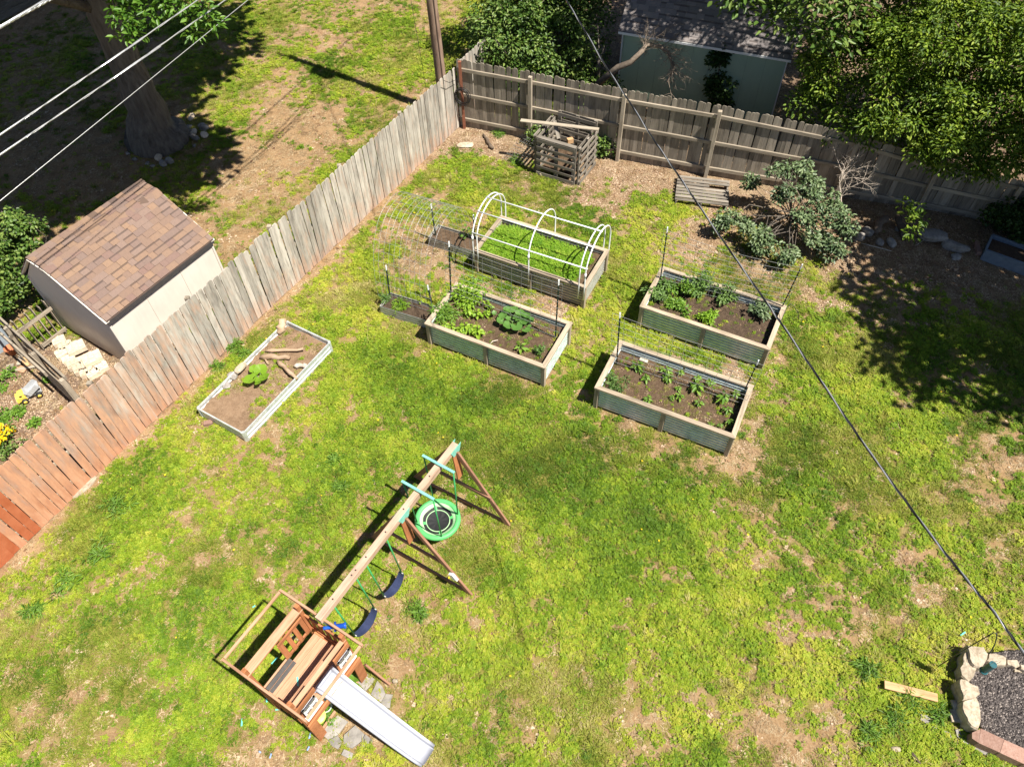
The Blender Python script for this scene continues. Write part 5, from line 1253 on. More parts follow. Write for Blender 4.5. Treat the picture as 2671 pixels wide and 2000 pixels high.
# carpet of seedlings in bed A and thin weeds in the other beds
def bed_stuff():
    rng = np.random.default_rng(3); PT = []; K = []; S = []; T = []
    def fill(key, n, z, prob, kinds, smin, smax, tint):
        bx, by, a = BEDS[key]; u = rng.uniform(-BED_L / 2 + .12, BED_L / 2 - .12, n); v = rng.uniform(-BED_W / 2 + .13, BED_W / 2 - .13, n)
        k = rng.random(n) < prob(u, v); u, v = u[k], v[k]
        x = bx + u * math.cos(a) - v * math.sin(a); y = by + u * math.sin(a) + v * math.cos(a)
        sd_ = ord(key); zz = z + (fbm(u * 3 + sd_, v * 3, sd_, 4) - .5) * .09 + (fbm(u * 14 + sd_, v * 14, sd_ + 3, 2) - .5) * .032 - .006
        PT.append(np.stack([x, y, zz], 1)); K.append(rng.choice(kinds, len(x))); S.append(rng.uniform(smin, smax, len(x))); T.append(np.clip(rng.normal(tint, .22, len(x)), 0, 1))
    edge = lambda u, v: np.clip((1.16 - u) / .25, 0, 1) * np.clip((.52 - v) / .14, .0, 1)
    fill('A', 1700, .50, lambda u, v: edge(u, v) * np.clip(fbm(u * 2.2, v * 2.2, 4) * 2.6 - .35, 0, 1), [20, 21, 22, 23], .7, 1.35, .5)
    fill('B', 700, .50, lambda u, v: .2 + .5 * (fbm(u * 2, v * 2, 9) > .5), [0, 1, 2, 6, 7, 10, 13, 17, 18, 17], .35, .8, .45)
    fill('C', 600, .44, lambda u, v: .25 + .5 * (u < -.2), [0, 1, 6, 7, 10, 13, 17, 18, 17, 18], .35, .8, .45)
    fill('D', 700, .44, lambda u, v: .3 + .4 * (fbm(u * 2, v * 2, 19) > .5), [0, 1, 2, 6, 13, 17, 17, 18], .3, .75, .5)
    # low metal bed: sparse grass
    n = 800; u = rng.uniform(-G_L / 2 + .1, G_L / 2 - .1, n); v = rng.uniform(-G_W / 2 + .1, G_W / 2 - .1, n); k = fbm(u * 1.5 + 3, v * 1.5, 33) > .47; u, v = u[k], v[k]
    x = G_C.x + u * math.cos(G_ANG) - v * math.sin(G_ANG); y = G_C.y + u * math.sin(G_ANG) + v * math.cos(G_ANG)
    zz = .17 + (fbm(u * 3 + 9, v * 3, 9, 4) - .5) * .12 + (fbm(u * 14 + 9, v * 14, 12, 2) - .5) * .042
    PT.append(np.stack([x, y, zz], 1)); K.append(rng.choice([0, 1, 13, 13, 14, 14, 17, 18, 6, 0], len(x))); S.append(rng.uniform(.4, .85, len(x))); T.append(np.clip(rng.normal(.55, .2, len(x)), 0, 1))
    PT_ = np.concatenate(PT); o = scatter_stuff('bed_seedlings', PROTO, PT_, np.concatenate(K), rng.uniform(0, 6.28, len(PT_)), np.concatenate(S), np.concatenate(T), TMATS)
    tag(o, 'seedlings, weeds and straw sprouting from the soil of the beds', 'seedlings')
bed_stuff()
# grey stick in bean bed, brick and wood bits
pt = [inbed('B', *ZB(1200, 740), .51), inbed('B', *ZB(1235, 700), .56), inbed('B', *ZB(1285, 690), .54)]
tag(MB().tube(pt, .012, 6).obj('stick', TWIGPALE, None, True), 'curved grey stick lying on the soil of the bean bed', 'stick')
bp = inbed('D', *ZD(740, 500), .48); mb = MB(); mb.box(bp, (.17, .07, .03), Matrix.Rotation(-.5, 3, 'Z')); tag(mb.obj('wood_offcut', TWIGPALE), 'pale wood offcut on the soil at the back of the pepper bed', 'wood')
# curled rod at the tomato bed
a0 = G(2010, 905, .1); a1 = G(2050, 805, .75)
path = [G(1985, 960, .0), G(2012, 890, .35), G(2040, 830, .7), G(2052, 803, .85), G(2062, 792, .9), G(2072, 800, .86), G(2082, 818, .7), G(2083, 832, .6)]
tag(MB().tube(path, .006, 6).obj('plant_hook', DARKMETAL, None, True), 'thin curled black hook standing at the right end of the tomato bed', 'hook')

# ------------------------------------------------------------------ play set
ps = thing('play_set', 'red-brown wooden play tower with white slide and long swing beam', 'play set', PS_O, 0)
DK = .95
for u in (-.42, .40):
    for v in (-.53, .53): bar('corner_post', PL(u, v, -.05), PL(u, v, 1.87), .065, .065, CEDAR, ps, up=PU)
for v in (-.575, .575): bar('roof_rail', PL(-.76, v, 1.90), PL(.76, v, 1.90), .035, .07, CEDAR_SUN, ps)
for u in (-.74, .74): bar('roof_rail', PL(u, -.55, 1.915), PL(u, .55, 1.915), .04, .035, CEDAR_SUN, ps)
bar('top_plank', PL(-.45, -.57, 1.70), PL(-.45, .60, 1.70), .135, .035, CEDAR_SUN, ps)
bar('side_beam', PL(-.455, -.55, 1.60), PL(-.455, .55, 1.60), .03, .12, CEDAR, ps)
bar('top_plank', PL(.40, -.53, 1.70), PL(.40, .55, 1.70), .07, .035, CEDAR_SUN, ps)
n = 6
for i in range(n):
    u = -.27 + i * .122; bar('deck_board', PL(u, -.50, DK), PL(u, .50, DK), .118, .03, CEDAR_SUN, ps)
bar('deck_joist', PL(-.34, -.52, DK - .05), PL(.40, -.52, DK - .05), .035, .10, CEDAR, ps); bar('deck_joist', PL(-.34, .52, DK - .05), PL(.40, .52, DK - .05), .035, .10, CEDAR, ps)
bar('grip_step', PL(-.365, -.49, DK + .006), PL(-.365, .02, DK + .006), .065, .025, GREYGRIP, ps); bar('grip_step', PL(-.285, -.49, DK + .021), PL(-.285, .02, DK + .021), .06, .008, GREYGRIP, ps)
bar('step_edge', PL(-.425, -.49, DK - .01), PL(-.425, .02, DK - .01), .03, .05, CEDAR_SUN, ps)
# railing on the ladder side
bar('rail', PL(-.43, .0, 1.47), PL(-.43, .53, 1.47), .03, .08, CEDAR, ps); bar('rail', PL(-.42, .0, DK + .02), PL(-.42, .53, DK + .02), .03, .06, CEDAR, ps)
for k, v in enumerate((.03, .18, .32, .46)): bar('baluster', PL(-.405, v, DK + .0), PL(-.425, v, 1.47), .07 if k else .09, .018, CEDAR, ps, up=PU)
# wall towards the swings
bar('rail', PL(-.40, .545, 1.50), PL(.40, .545, 1.50), .03, .08, CEDAR, ps); bar('rail', PL(-.40, .545, DK + .07), PL(.40, .545, DK + .07), .03, .07, CEDAR, ps)
for k in range(6): u = -.33 + k * .135; bar('baluster', PL(u, .545 + .02, DK), PL(u, .545 + .02, 1.52), .018, .07, CEDAR, ps, up=PU)
bar('rail', PL(-.40, -.545, 1.48), PL(.40, -.545, 1.48), .03, .08, CEDAR, ps); bar('rail', PL(-.40, -.545, DK + .05), PL(.40, -.545, DK + .05), .03, .07, CEDAR, ps)
for k in range(6): u = -.33 + k * .135; bar('baluster', PL(u, -.565, DK), PL(u, -.565, 1.50), .018, .06, CEDAR, ps, up=PU)
# slide side: panels with windows
for v0, v1 in ((.235, .545), (-.545, -.175)):
    bar('front_panel', PL(.445, v0, DK + .05), PL(.445, v1, DK + .05), .022, .17, CEDAR, ps)
    bar('front_panel', PL(.440, v0, 1.56), PL(.440, v1, 1.56), .022, .13, CEDAR, ps)
    c = (v0 + v1) / 2; hw = .125
    fr = MB()
    for (a, b, z, hz) in ((-hw, -hw + .03, 1.30, .30), (hw - .03, hw, 1.30, .30)): fr.box((0, 0, 0), (1e-4,) * 3) if False else fr.beam(PL(.458, c + (a + b) / 2, 1.16), PL(.458, c + (a + b) / 2, 1.46), .03, .03, up=PU)
    for z in (1.17, 1.445): fr.beam(PL(.460, c - hw, z), PL(.460, c + hw, z), .03, .03)
    fr.beam(PL(.462, c, 1.17), PL(.462, c, 1.445), .018, .018, up=PU); fr.beam(PL(.4635, c - hw, 1.31), PL(.4635, c + hw, 1.31), .018, .018)
    w_ = fr.obj('window', WINWHITE, ps)
    for a in (-1, 1):
        for z in (1.24, 1.38): MB().beam(PL(.452, c + a * .053 - .045, z), PL(.452, c + a * .053 + .045, z), .006, .12).obj('pane', PANE, w_)
    MB().beam(PL(.475, c - hw - .03, 1.145), PL(.475, c + hw + .03, 1.145), .07, .03).obj('sill', WINWHITE, w_)
    bar('baluster', PL(.43, v0 + .02, DK), PL(.43, v0 + .02, 1.6), .03, .03, CEDAR, ps, up=PU)
bar('deck_edge', PL(.475, -.56, DK - .07), PL(.475, .58, DK - .07), .03, .13, CEDAR, ps)
for v in (.50, -.49):
    MB().beam(PL(.43, v, 0), PL(.47, v, DK - .14), .15, .03, up=PU).obj('leg_board', CEDAR, ps)
bar('base_board', PL(.37, .60, .04), PL(.37, .34, .04), .04, .08, CEDAR_SUN, ps); bar('base_board', PL(.37, -.12, .04), PL(.37, -.50, .04), .04, .08, CEDAR_SUN, ps)
bar('brace', PL(.44, .62, .42), PL(.83, .64, .03), .035, .07, BROWN_LEG, ps)
# slide
def slide():
    t = MB(); prof = [(.25, 1.015), (.33, 1.03), (.42, .985), (.60, .87), (.9, .67), (1.2, .47), (1.5, .29), (1.72, .185), (1.88, .14), (1.99, .12)]
    sec = [(-.205, .075), (-.19, .095), (-.165, .095), (-.15, .075), (-.145, .01), (-.13, 0), (.13, 0), (.145, .01), (.15, .075), (.165, .095), (.19, .095), (.205, .075)]
    V = []; ns = len(sec)
    for i, (u, z) in enumerate(prof):
        c = .05 + .055 * (u - .25) / 1.75; wd = 1.0 - .12 * i / (len(prof) - 1); lip = .55 if i == 0 else 1
        for (v, h) in sec: V.append(PL(u, c + v * wd, z + h * lip))
        for (v, h) in sec: V.append(PL(u, c + v * wd * (.985), z + h * lip - .012))
    Fs = []
    for i in range(len(prof) - 1):
        a, b = i * 2 * ns, (i + 1) * 2 * ns
        for j in range(ns - 1):
            Fs.append((a + j, b + j, b + j + 1, a + j + 1)); Fs.append((a + ns + j + 1, b + ns + j + 1, b + ns + j, a + ns + j))
        for j in (0, ns - 1): Fs.append((a + j, a + ns + j, b + ns + j, b + j))
    for a in (0, (len(prof) - 1) * 2 * ns):
        for j in range(ns - 1): Fs.append((a + j, a + j + 1, a + ns + j + 1, a + ns + j))
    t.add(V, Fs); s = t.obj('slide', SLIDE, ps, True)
    MB().tube([PL(.27, -.165, 1.04), PL(.27, .265, 1.04)], .03, 10).obj('slide_lip', SLIDE, s, True)
    for u, z in ((.75, .775), (1.78, .167)): MB().beam(PL(u, .075 - .12, z + .004), PL(u, .075 + .12, z + .004), .012, .006).obj('slide_seam', WINWHITE, s)
slide()
# telescope
a, b = PL(.07, .50, 1.75), PL(.31, .71, 1.72); d = (b - a).normalized()
mb = MB(); L_ = (b - a).length
prof = [(0, .022), (.02, .026), (.05, .024), (L_ * .55, .030), (L_ * .56, .036), (L_ * .9, .038), (L_ * .91, .044), (L_, .044)]
mb.tube([a + d * s for s, r in prof], [r for s, r in prof], 12); s = d.cross(Vector((0, 0, 1))).normalized()
mb.tube([a + d * L_ * .52 - s * .07, a + d * L_ * .52 + s * .07], .016, 8); mb.tube([a + d * L_ * .5, a + d * L_ * .5 - Vector((0, 0, .15))], .012, 8)
mb.obj('telescope', BLUE, ps, True)
# beam, A-frames
bar('swing_beam', PL(.02, .52, 1.94), PL(.01, 3.93, 1.94), .105, .13, BEAMW, ps)
MB().beam(PL(.02, .56, 1.80), PL(.02, .60, 1.80), .16, .16).obj('bracket', TEAL, ps)
for k in range(7): v = (.85, 1.27, 1.36, 1.60, 2.07, 2.52, 3.2)[k]; MB().lathe([(0, .012), (.012, .010), (.014, 0)], PL(.02, v, 2.005), 8).obj('bolt', plain('dark_bolt', (.05, .04, .035), .5), ps)
for v, rl, rv, ll_, lv in ((3.86, .95, 3.98, -1.06, 3.90), (2.46, 1.10, 2.54, -.97, 2.50)):
    bar('frame_leg', PL(.07, v, 1.86), PL(rl, rv, 0), .04, .095, BROWN_LEG, ps, up=PWv.cross(PU)); bar('frame_leg', PL(-.05, v, 1.86), PL(ll_, lv, 0), .04, .095, BROWN_LEG, ps, up=PWv.cross(PU))
    bar('hanger_board', PL(.05, v - .02, 1.87), PL(.10, v - .02, 1.15), .15, .03, CEDAR, ps, up=PU)
    f = .40; bar('cross_rail', PL(-.63, v + .03, .78), PL(.66, v + .05, .78), .035, .085, BROWN_LEG, ps)
    bar('ground_rail', PL(ll_ + .05, lv, .05), PL(rl - .02, rv, .05), .035, .08, BROWN_LEG, ps)
    for s in (-1, 1):
        Mx = Matrix((PWv, Vector((0, 0, 1)), PWv.cross(Vector((0, 0, 1))))).transposed().to_4x4(); Mx.translation = PL(.015 + s * .056, v, 0)
        MB().prismM([(-.14, 1.99), (-.08, 1.82), (.08, 1.82), (.14, 1.99)], -.004, .004, Mx).obj('bracket', TEAL, ps)
bar('leg_patch', PL(.80, 2.475, .62), PL(.88, 2.478, .48), .05, .10, WINWHITE, ps, up=PWv.cross(PU))
# saucer swing: bars, ropes, ring
sw = thing('saucer_swing', 'round green rimmed saucer swing with black mat hanging from the swing beam', 'swing', PL(.0, 3.22, .5))
for v in (3.44, 2.885):
    br = bar('spreader_bar', PL(-.285, v, 2.045), PL(.335, v, 2.045), .045, .03, TEAL, sw)
sc_c = PL(.0, 3.21, .52); RR = .355
mb = MB(); mb.tube([sc_c + PU * RR * math.cos(q) + PWv * RR * math.sin(q) for q in [2 * math.pi * i / 40 for i in range(40)]], .048, 12, closed=True); ring = mb.obj('padded_ring', SAUCER_GREEN, sw, True)
mb = MB(); N_ = 40
V = [sc_c - Vector((0, 0, .075))]
for r, z in ((.13, -.07), (.22, -.055), (.30, -.03), (.345, .0)):
    for i in range(N_): q = 2 * math.pi * i / N_; rr = r * (1 + .012 * math.sin(7 * q)); V.append(sc_c + PU * rr * math.cos(q) + PWv * rr * math.sin(q) + Vector((0, 0, z + .006 * math.sin(9 * q + r * 40))))
Fs = [(0, 1 + i, 1 + (i + 1) % N_) for i in range(N_)] + [(1 + k * N_ + i, 1 + (k + 1) * N_ + i, 1 + (k + 1) * N_ + (i + 1) % N_, 1 + k * N_ + (i + 1) % N_) for k in range(3) for i in range(N_)]
mb.add(V, Fs); mb.obj('mat', BLACKMAT, sw, True)
mb = MB(); V = []
for r, z in ((.345, .035), (.30, .012), (.262, -.028)):
    for i in range(N_): q = 2 * math.pi * i / N_; rr = r * (1 + (.02 * math.sin(6 * q) if r < .27 else 0)); V.append(sc_c + PU * rr * math.cos(q) + PWv * rr * math.sin(q) + Vector((0, 0, z)))
mb.add(V, [(k * N_ + i, (k + 1) * N_ + i, (k + 1) * N_ + (i + 1) % N_, k * N_ + (i + 1) % N_) for k in range(2) for i in range(N_)]); mb.obj('inner_pad', PALEGREEN, sw, True)
mb = MB(); mb.tube([sc_c + PU * .205 * math.cos(q) + PWv * .205 * math.sin(q) - Vector((0, 0, .052)) for q in [2 * math.pi * i / 36 for i in range(36)]], .009, 6, closed=True); mb.obj('mat_trim', PALEGREEN, sw, True)
mb = MB()
for k in range(4):
    q0 = R(45 + 90 * k); e = PU * math.cos(q0) + PWv * math.sin(q0); s_ = PU * -math.sin(q0) + PWv * math.cos(q0)
    mb.beam(sc_c + e * .20 - Vector((0, 0, .05)), sc_c + e * .335 + Vector((0, 0, .005)), .05, .006)
mb.obj('strap', SAUCER_GREEN, sw)
for (u, v) in ((-.265, 3.44), (.315, 3.44), (-.265, 2.885), (.315, 2.885)):
    e = (PL(u, v, 0) - PL(.025, 3.16, 0)).normalized(); MB().tube([PL(u, v, 2.03), sc_c + e * (RR + .0) + Vector((0, 0, .04))], .014, 6).obj('rope', ROPE_GREEN, sw, True)
def belt_swing(label, v0, v1, r0, r1):
    t = thing('belt_swing', label, 'swing', PL(.03, (v0 + v1) / 2, .3), 0, 'navy belt swings')
    n = 14; V = []
    for i in range(n + 1):
        f = i / n; v = v0 + (v1 - v0) * f; sagz = .46 - .17 * (1 - (2 * f - 1) ** 2) ** .8; wd = .055 + .018 * math.sin(math.pi * f)
        for s, dz in ((-1, 0), (1, 0)):
            V.append(PL(.03 + s * wd, v, sagz)); 
        for s in (-1, 1): V.append(PL(.03 + s * wd, v, sagz - .014))
    Fs = []
    for i in range(n):
        a, b = i * 4, (i + 1) * 4; Fs += [(a, a + 1, b + 1, b), (a + 2, b + 2, b + 3, a + 3), (a, b, b + 2, a + 2), (a + 1, a + 3, b + 3, b + 1)]
    Fs += [(0, 2, 3, 1), (n * 4, n * 4 + 1, n * 4 + 3, n * 4 + 2)]
    MB().add(V, Fs).obj('seat', SEAT_NAVY, t)
    for v, r in ((v0, r0), (v1, r1)):
        MB().tube([PL(.03, r, 1.87), PL(.03, v, .47)], .013, 6).obj('rope', ROPE_GREEN, t, True)
        MB().tube([PL(-.01, v, .47), PL(.07, v, .47)], .012, 6).obj('clip', STEEL, t, True)
belt_swing('navy belt swing on green ropes next to the saucer swing', 2.11, 1.64, 2.04, 1.55)
belt_swing('navy belt swing on green ropes next to the play tower', 1.39, .89, 1.31, .81)

# things below and around the play tower
Z4 = lambda a, b: (820 + a / 4.87, 1660 + b / 4.87)
def slab(poly, z, mat, label, name='paving_slab', cat='paving slab', group=None, th=.035, seed=0):
    q = [G(*p) for p in poly]; q = [(v.x, v.y) for v in q]
    ar = sum(q[i][0] * q[(i + 1) % len(q)][1] - q[(i + 1) % len(q)][0] * q[i][1] for i in range(len(q)))
    if ar < 0: q = q[::-1]
    o = MB().prism(q, z - th, z).obj(name, mat); return tag(o, label, cat, group)
for i, pl in enumerate([[(555, 590), (650, 455), (775, 545), (700, 640), (650, 690)], [(720, 735), (770, 640), (800, 560), (870, 640), (905, 730), (850, 840)], [(850, 850), (910, 730), (1000, 740), (975, 800), (960, 910), (900, 900)], [(90, 1235), (200, 1090), (300, 1000), (430, 1080), (300, 1250), (180, 1310)],
        [(180, 1320), (300, 1260), (360, 1340), (300, 1430), (230, 1390)], [(380, 1250), (520, 1130), (640, 1240), (600, 1330), (480, 1420), (370, 1380)], [(600, 1340), (650, 1240), (750, 1320), (700, 1380), (600, 1400)], [(345, 1500), (380, 1430), (495, 1480), (470, 1560)]]):
    slab([Z4(*p) for p in pl], .022 + .002 * (i % 3), SLATE, 'grey slate slab half sunk in the ground beside the slide', group='slate slabs around the slide')
def rock(name, label, c, size, mat, seed, cat='stone', group=None, rotz=0, flat=1.0):
    rng = np.random.default_rng(seed); n1, n2 = 10, 7; V = []
    for i in range(n2 + 1):
        th = math.pi * i / n2
        for j in range(n1):
            q = 2 * math.pi * j / n1; V.append((math.sin(th) * math.cos(q), math.sin(th) * math.sin(q), math.cos(th)))
    V = np.array(V); k = rng.normal(size=(5, 3)) * 1.6; ph = rng.uniform(0, 6, 5)
    d = 1 + .11 * sum(np.sin(V @ k[i] + ph[i]) for i in range(5)) ; V = np.sign(V) * np.abs(V) ** .72 * d[:, None]
    V = V * np.array(size) / 2; cs, sn = math.cos(rotz), math.sin(rotz); V = V @ np.array([[cs, sn, 0], [-sn, cs, 0], [0, 0, 1]])
    V[:, 2] -= V[:, 2].min() + size[2] * .12
    Fs = [(i * n1 + j, (i + 1) * n1 + j, (i + 1) * n1 + (j + 1) % n1, i * n1 + (j + 1) % n1) for i in range(n2) for j in range(n1)]
    mb = MB().add([Vector(v) + Vector(c) for v in V], Fs); o = mb.obj(name, mat, None, False, origin=c); return tag(o, label, cat, group)
def rock_px(label, poly_c, z, size, mat, seed, rotz=0, name='stone', group=None):
    return rock(name, label, G(*poly_c, z), size, mat, seed, 'stone', group, rotz)
rock('stone', 'small pale stone beside the brace of the play tower', G(*Z4(1025, 570)), (.075, .06, .06), LIMESTONE, 3)
mb = MB(); c = PL(.22, -.32, 0); mb.lathe([(0, .0), (.10, 0), (.125, .18), (.12, .185), (.0, .19)], c, 20); tag(mb.obj('lime_bucket', LIME, None, True), 'upturned lime green plastic bucket under the front corner of the play tower', 'bucket')
mb = MB(); c = PL(.20, .28, 0); mb.box(c + Vector((0, 0, .07)), (.20, .14, .12), Matrix.Rotation(.3, 3, 'Z')); mb.box(c + Vector((0, 0, .135)), (.215, .155, .012), Matrix.Rotation(.3, 3, 'Z')); tag(mb.obj('lime_tub', LIME), 'lime green tub under the swing side of the slide', 'tub')
mb = MB(); c = PL(.20, -.14, 0); mb.lathe([(0, 0), (.09, 0), (.11, .13), (.10, .13), (.085, .02), (0, .02)], c, 18); tag(mb.obj('clear_tub', CLEARP, None, True), 'translucent plastic tub under the slide', 'tub')
squash('leafy squash volunteer growing under the slide platform', PL(.33, .36, .02), [(.03, .02, 1, .12), (.10, .05, .8, .1), (-.04, .08, .9, .14), (.06, -.08, .8, .1), (.13, .12, .7, .08)], .15, LEAF_VEG, 31)
bushy('weeds sprouting beside the lime bucket', PL(.33, -.26, 0), .10, .08, LEAF_VEG, 343, .05, .03, 8, 18, 'weed_plant')
mb = MB(); c = PL(-.62, -.40, 0)
for k in range(9): mb.add(*(lambda V: (V, [(0, 1, 2, 3)]))([c + Vector((random.Random(k * 7 + j).uniform(-.07, .07), random.Random(k * 5 + j + 90).uniform(-.06, .06), .02 + .05 * random.Random(k + j * 3).random())) for j in range(4)]))
tag(mb.obj('plastic_bag', CLEARP), 'crumpled clear plastic bag on the grass below the ladder opening', 'bag')
Z5 = lambda a, b: (590 + a / 4.357, 1520 + b / 4.357)
def chip(px, py, ang, l, mat, label, z=.03):
    c = G(px, py, z); tag(MB().box(c, (l, .022, .006), Matrix.Rotation(ang, 3, 'Z')).obj('chalk_stick', mat), label, 'toy piece', 'dropped plastic sticks around the play tower')
for px, py, an, l in [(*Z5(178, 1580), 1.7, .11), (*Z5(585, 1435), .1, .07), (*Z5(460, 1330), 1.9, .06), (*Z5(315, 265), .6, .05), (2512, 1652, .5, .11), (*Z5(550, 880), .9, .13)]: chip(px, py, an, l, AQUA, 'thin aqua plastic stick dropped on the grass', .045)
c = PL(-.06, -.17, DK + .019); tag(MB().box(c, (.13, .025, .006), Matrix.Rotation(-1.35, 3, 'Z')).obj('chalk_stick', AQUA), 'aqua plastic strip lying on the play tower deck', 'toy piece')
for px, py, an, l in [(809, 1916, 1.4, .10), (678, 1960, -.6, .04), (706, 1970, 1.4, .07), (804, 1951, 1.2, .06)]: chip(px, py, an, l, CHIPBLUE, 'thin blue plastic stick dropped on the bare ground', .035)

# ------------------------------------------------------------------ pallet compost bin
def pallet_panel(parent, a, b, h, nsl, nrm, name='pallet_frame', both=True, seed=0, skip=()):
    """upright pallet from plan point a to b: three uprights, slats across both faces"""
    rng = random.Random(seed); a, b = Vector(a), Vector(b); d = (b - a).normalized(); L = (b - a).length; nrm = Vector(nrm)
    mb = MB()
    for f in (.03, .5, .97):
        c = a + d * L * f; mb.beam(c + Vector((0, 0, .0)), c + Vector((0, 0, h)), .04, .09, up=d)
    fr = mb.obj(name, WOOD_PALLET, parent)
    for s in ((1, -1) if both else (1,)):
        for k in range(nsl):
            if (s, k) in skip: continue
            z = .07 + (h - .13) * k / (nsl - 1)
            bar('slat', a + nrm * s * .055 + Vector((0, 0, z + rng.uniform(-.012, .012))), b + nrm * s * .055 + Vector((0, 0, z + rng.uniform(-.012, .012))), .018, .075 if (k not in (0, nsl - 1)) else .095, WOOD_PALLET, fr)
    return fr
FL, FR = G(1401, 452), G(1497, 482); dF = (FR - FL).normalized(); nF = Vector((dF.y, -dF.x, 0)); BK = -nF * 1.12
cb = thing('compost_bin', 'compost bin made of four grey upright pallets by the back fence', 'compost bin', (FL + FR) / 2 + BK / 2)
pallet_panel(cb, FL, FR, 1.10, 6, nF, both=False, seed=1)
pallet_panel(cb, FL + BK + dF * .05, FR + BK + dF * .06, 1.22, 6, nF, seed=2)
pallet_panel(cb, FL - dF * .07 - nF * .03, FL - dF * .06 + BK + nF * .1, 1.10, 6, -dF, seed=3)
pallet_panel(cb, FR + dF * .08 - nF * .03, FR + dF * .10 + BK + nF * .1, 1.10, 6, dF, seed=4)
bar('top_board', FL + Vector((0, 0, 1.115)) - nF * .0, FR + Vector((0, 0, 1.115)), .12, .02, WOOD_PALLET, cb)
mb = MB(); c = (FL + FR) / 2 + BK / 2
soil = soil_patch('compost', None, .42, .46, .22, SOIL_BROWN, cb, .09, 14, 24); soil.rotation_euler = (0, 0, math.atan2(dF.y, dF.x))
tag(bar('plank', G(1358, 314, 1.22), G(1562, 338, 1.25), .12, .025, WOOD_RAIL), 'long pale plank laid across the top of the compost bin', 'plank')
tag(bar('plank', G(1446, 315, 1.27), G(1457, 362, .9), .10, .025, WOOD_PALLET), 'short grey plank leaning down into the compost bin', 'plank')
tag(MB().box(G(1487, 367, 1.02), (.15, .10, .12), Matrix.Rotation(.3, 3, 'Z')).obj('wood_block', NEW_WOOD), 'orange-brown wood block resting inside the compost bin corner', 'wood')
def mesh_lean():
    mb = MB(); a, b = G(1310, 415), G(1372, 432); t0, t1 = G(1365, 352, .72), G(1398, 372, .78); n = 9
    for k in range(n + 1):
        u = k / n; mb.tube([a.lerp(b, u), t0.lerp(t1, u) + Vector((.02 * math.sin(k), 0, .02 * math.cos(k * 2)))], .0030, 4)
        mb.tube([a.lerp(t0, u) + Vector((0, 0, .01)), b.lerp(t1, u) + Vector((0, 0, .01))], .004, 4)
    tag(mb.obj('wire_mesh', STEEL), 'loose wire mesh panel leaning against the side of the compost bin', 'wire mesh')
mesh_lean()
log_piece('log', 'short weathered log on the ground near the fence corner', G(1262, 352, .04), G(1285, 388, .04), .055, LOGWOOD, 21, 'log')
rock('stone', 'flat pale stone in the leaf litter near the fence corner', G(1215, 380), (.42, .25, .05), LIMESTONE, 5)
for px, py in ((1405, 452), (1412, 458)): rock('stone', 'white stone at the foot of the compost bin', G(px, py), (.09, .08, .07), LIMESTONE, 6, group='white stones at the compost bin')

# pallet lying by the fence
def flat_pallet():
    A, B, D_ = G(1760, 522, .13), G(1893, 538, .13), G(1785, 458, .13)
    ex = (B - A).normalized(); ey = D_ - A; ey = (ey - ex * ey.dot(ex)); W_ = ey.length; ey.normalize(); L = 1.32
    t = thing('pallet', 'weathered grey pallet lying flat by the back fence beside the lilac', 'pallet', (A + B + ey * W_) / 2 - Vector((0, 0, .13)))
    z = Vector((0, 0, 1))
    for s in (.04, L / 2, L - .04): bar('stringer', A + ex * s - z * .07, A + ex * s + ey * W_ - z * .07, .04, .09, WOOD_PALLET, t)
    rng = random.Random(4)
    for k in range(8):
        if k == 5: a, b = .0, L * .62
        else: a, b = 0, L
        p = A + ey * (W_ * (k + .5) / 8); bar('slat', p + ex * a, p + ex * b + Vector((0, 0, rng.uniform(-.006, .006))), .095, .018, WOOD_PALLET, t)
flat_pallet()
# rocks and rotten logs along the fence
rg = 'rocks in the leaf litter along the board fence'
for i, (px, py, sx, sy, sz) in enumerate([(2205, 600, .28, .22, .18), (2240, 622, .24, .2, .16), (2258, 612, .3, .24, .2), (2210, 618, .18, .16, .14), (2295, 635, .22, .18, .14), (2322, 638, .3, .2, .2), (2345, 600, .22, .2, .14)]):
    rock('stone', 'grey rock in the shaded row along the board fence', G(px, py), (sx, sy, sz), DARKROCK, 40 + i, group=rg, rotz=i)
rock('stone', 'large flat rock resting on the pile by the low end of the board fence', G(2425, 622, .1), (.62, .38, .2), DARKROCK, 60)
rock('stone', 'long pale grey slab of rock leaning in the leaf litter by the planter', G(2488, 650), (.62, .26, .22), DARKROCK, 61, rotz=-.5)
rock('stone', 'flat grey-green rock at the end of the rock pile', G(2493, 672), (.30, .2, .08), DARKROCK, 62)
log_piece('log', 'reddish rotten log pointing out of the leaf litter at the fence', G(2278, 605, .1), G(2312, 565, .22), .10, LOGWOOD, 22, 'log')
log_piece('log', 'dark rotten log lying behind the rock row', G(2365, 625, .08), G(2340, 560, .2), .09, LOGWOOD, 23, 'log')
log_piece('stick', 'thin pale stick in front of the rock row', G(2245, 634, .02), G(2325, 655, .02), .012, TWIGPALE, 24, 'stick')
log_piece('stick', 'thin twig among the litter near the rock pile', G(2390, 640, .02), G(2450, 600, .03), .010, TWIGPALE, 25, 'stick')
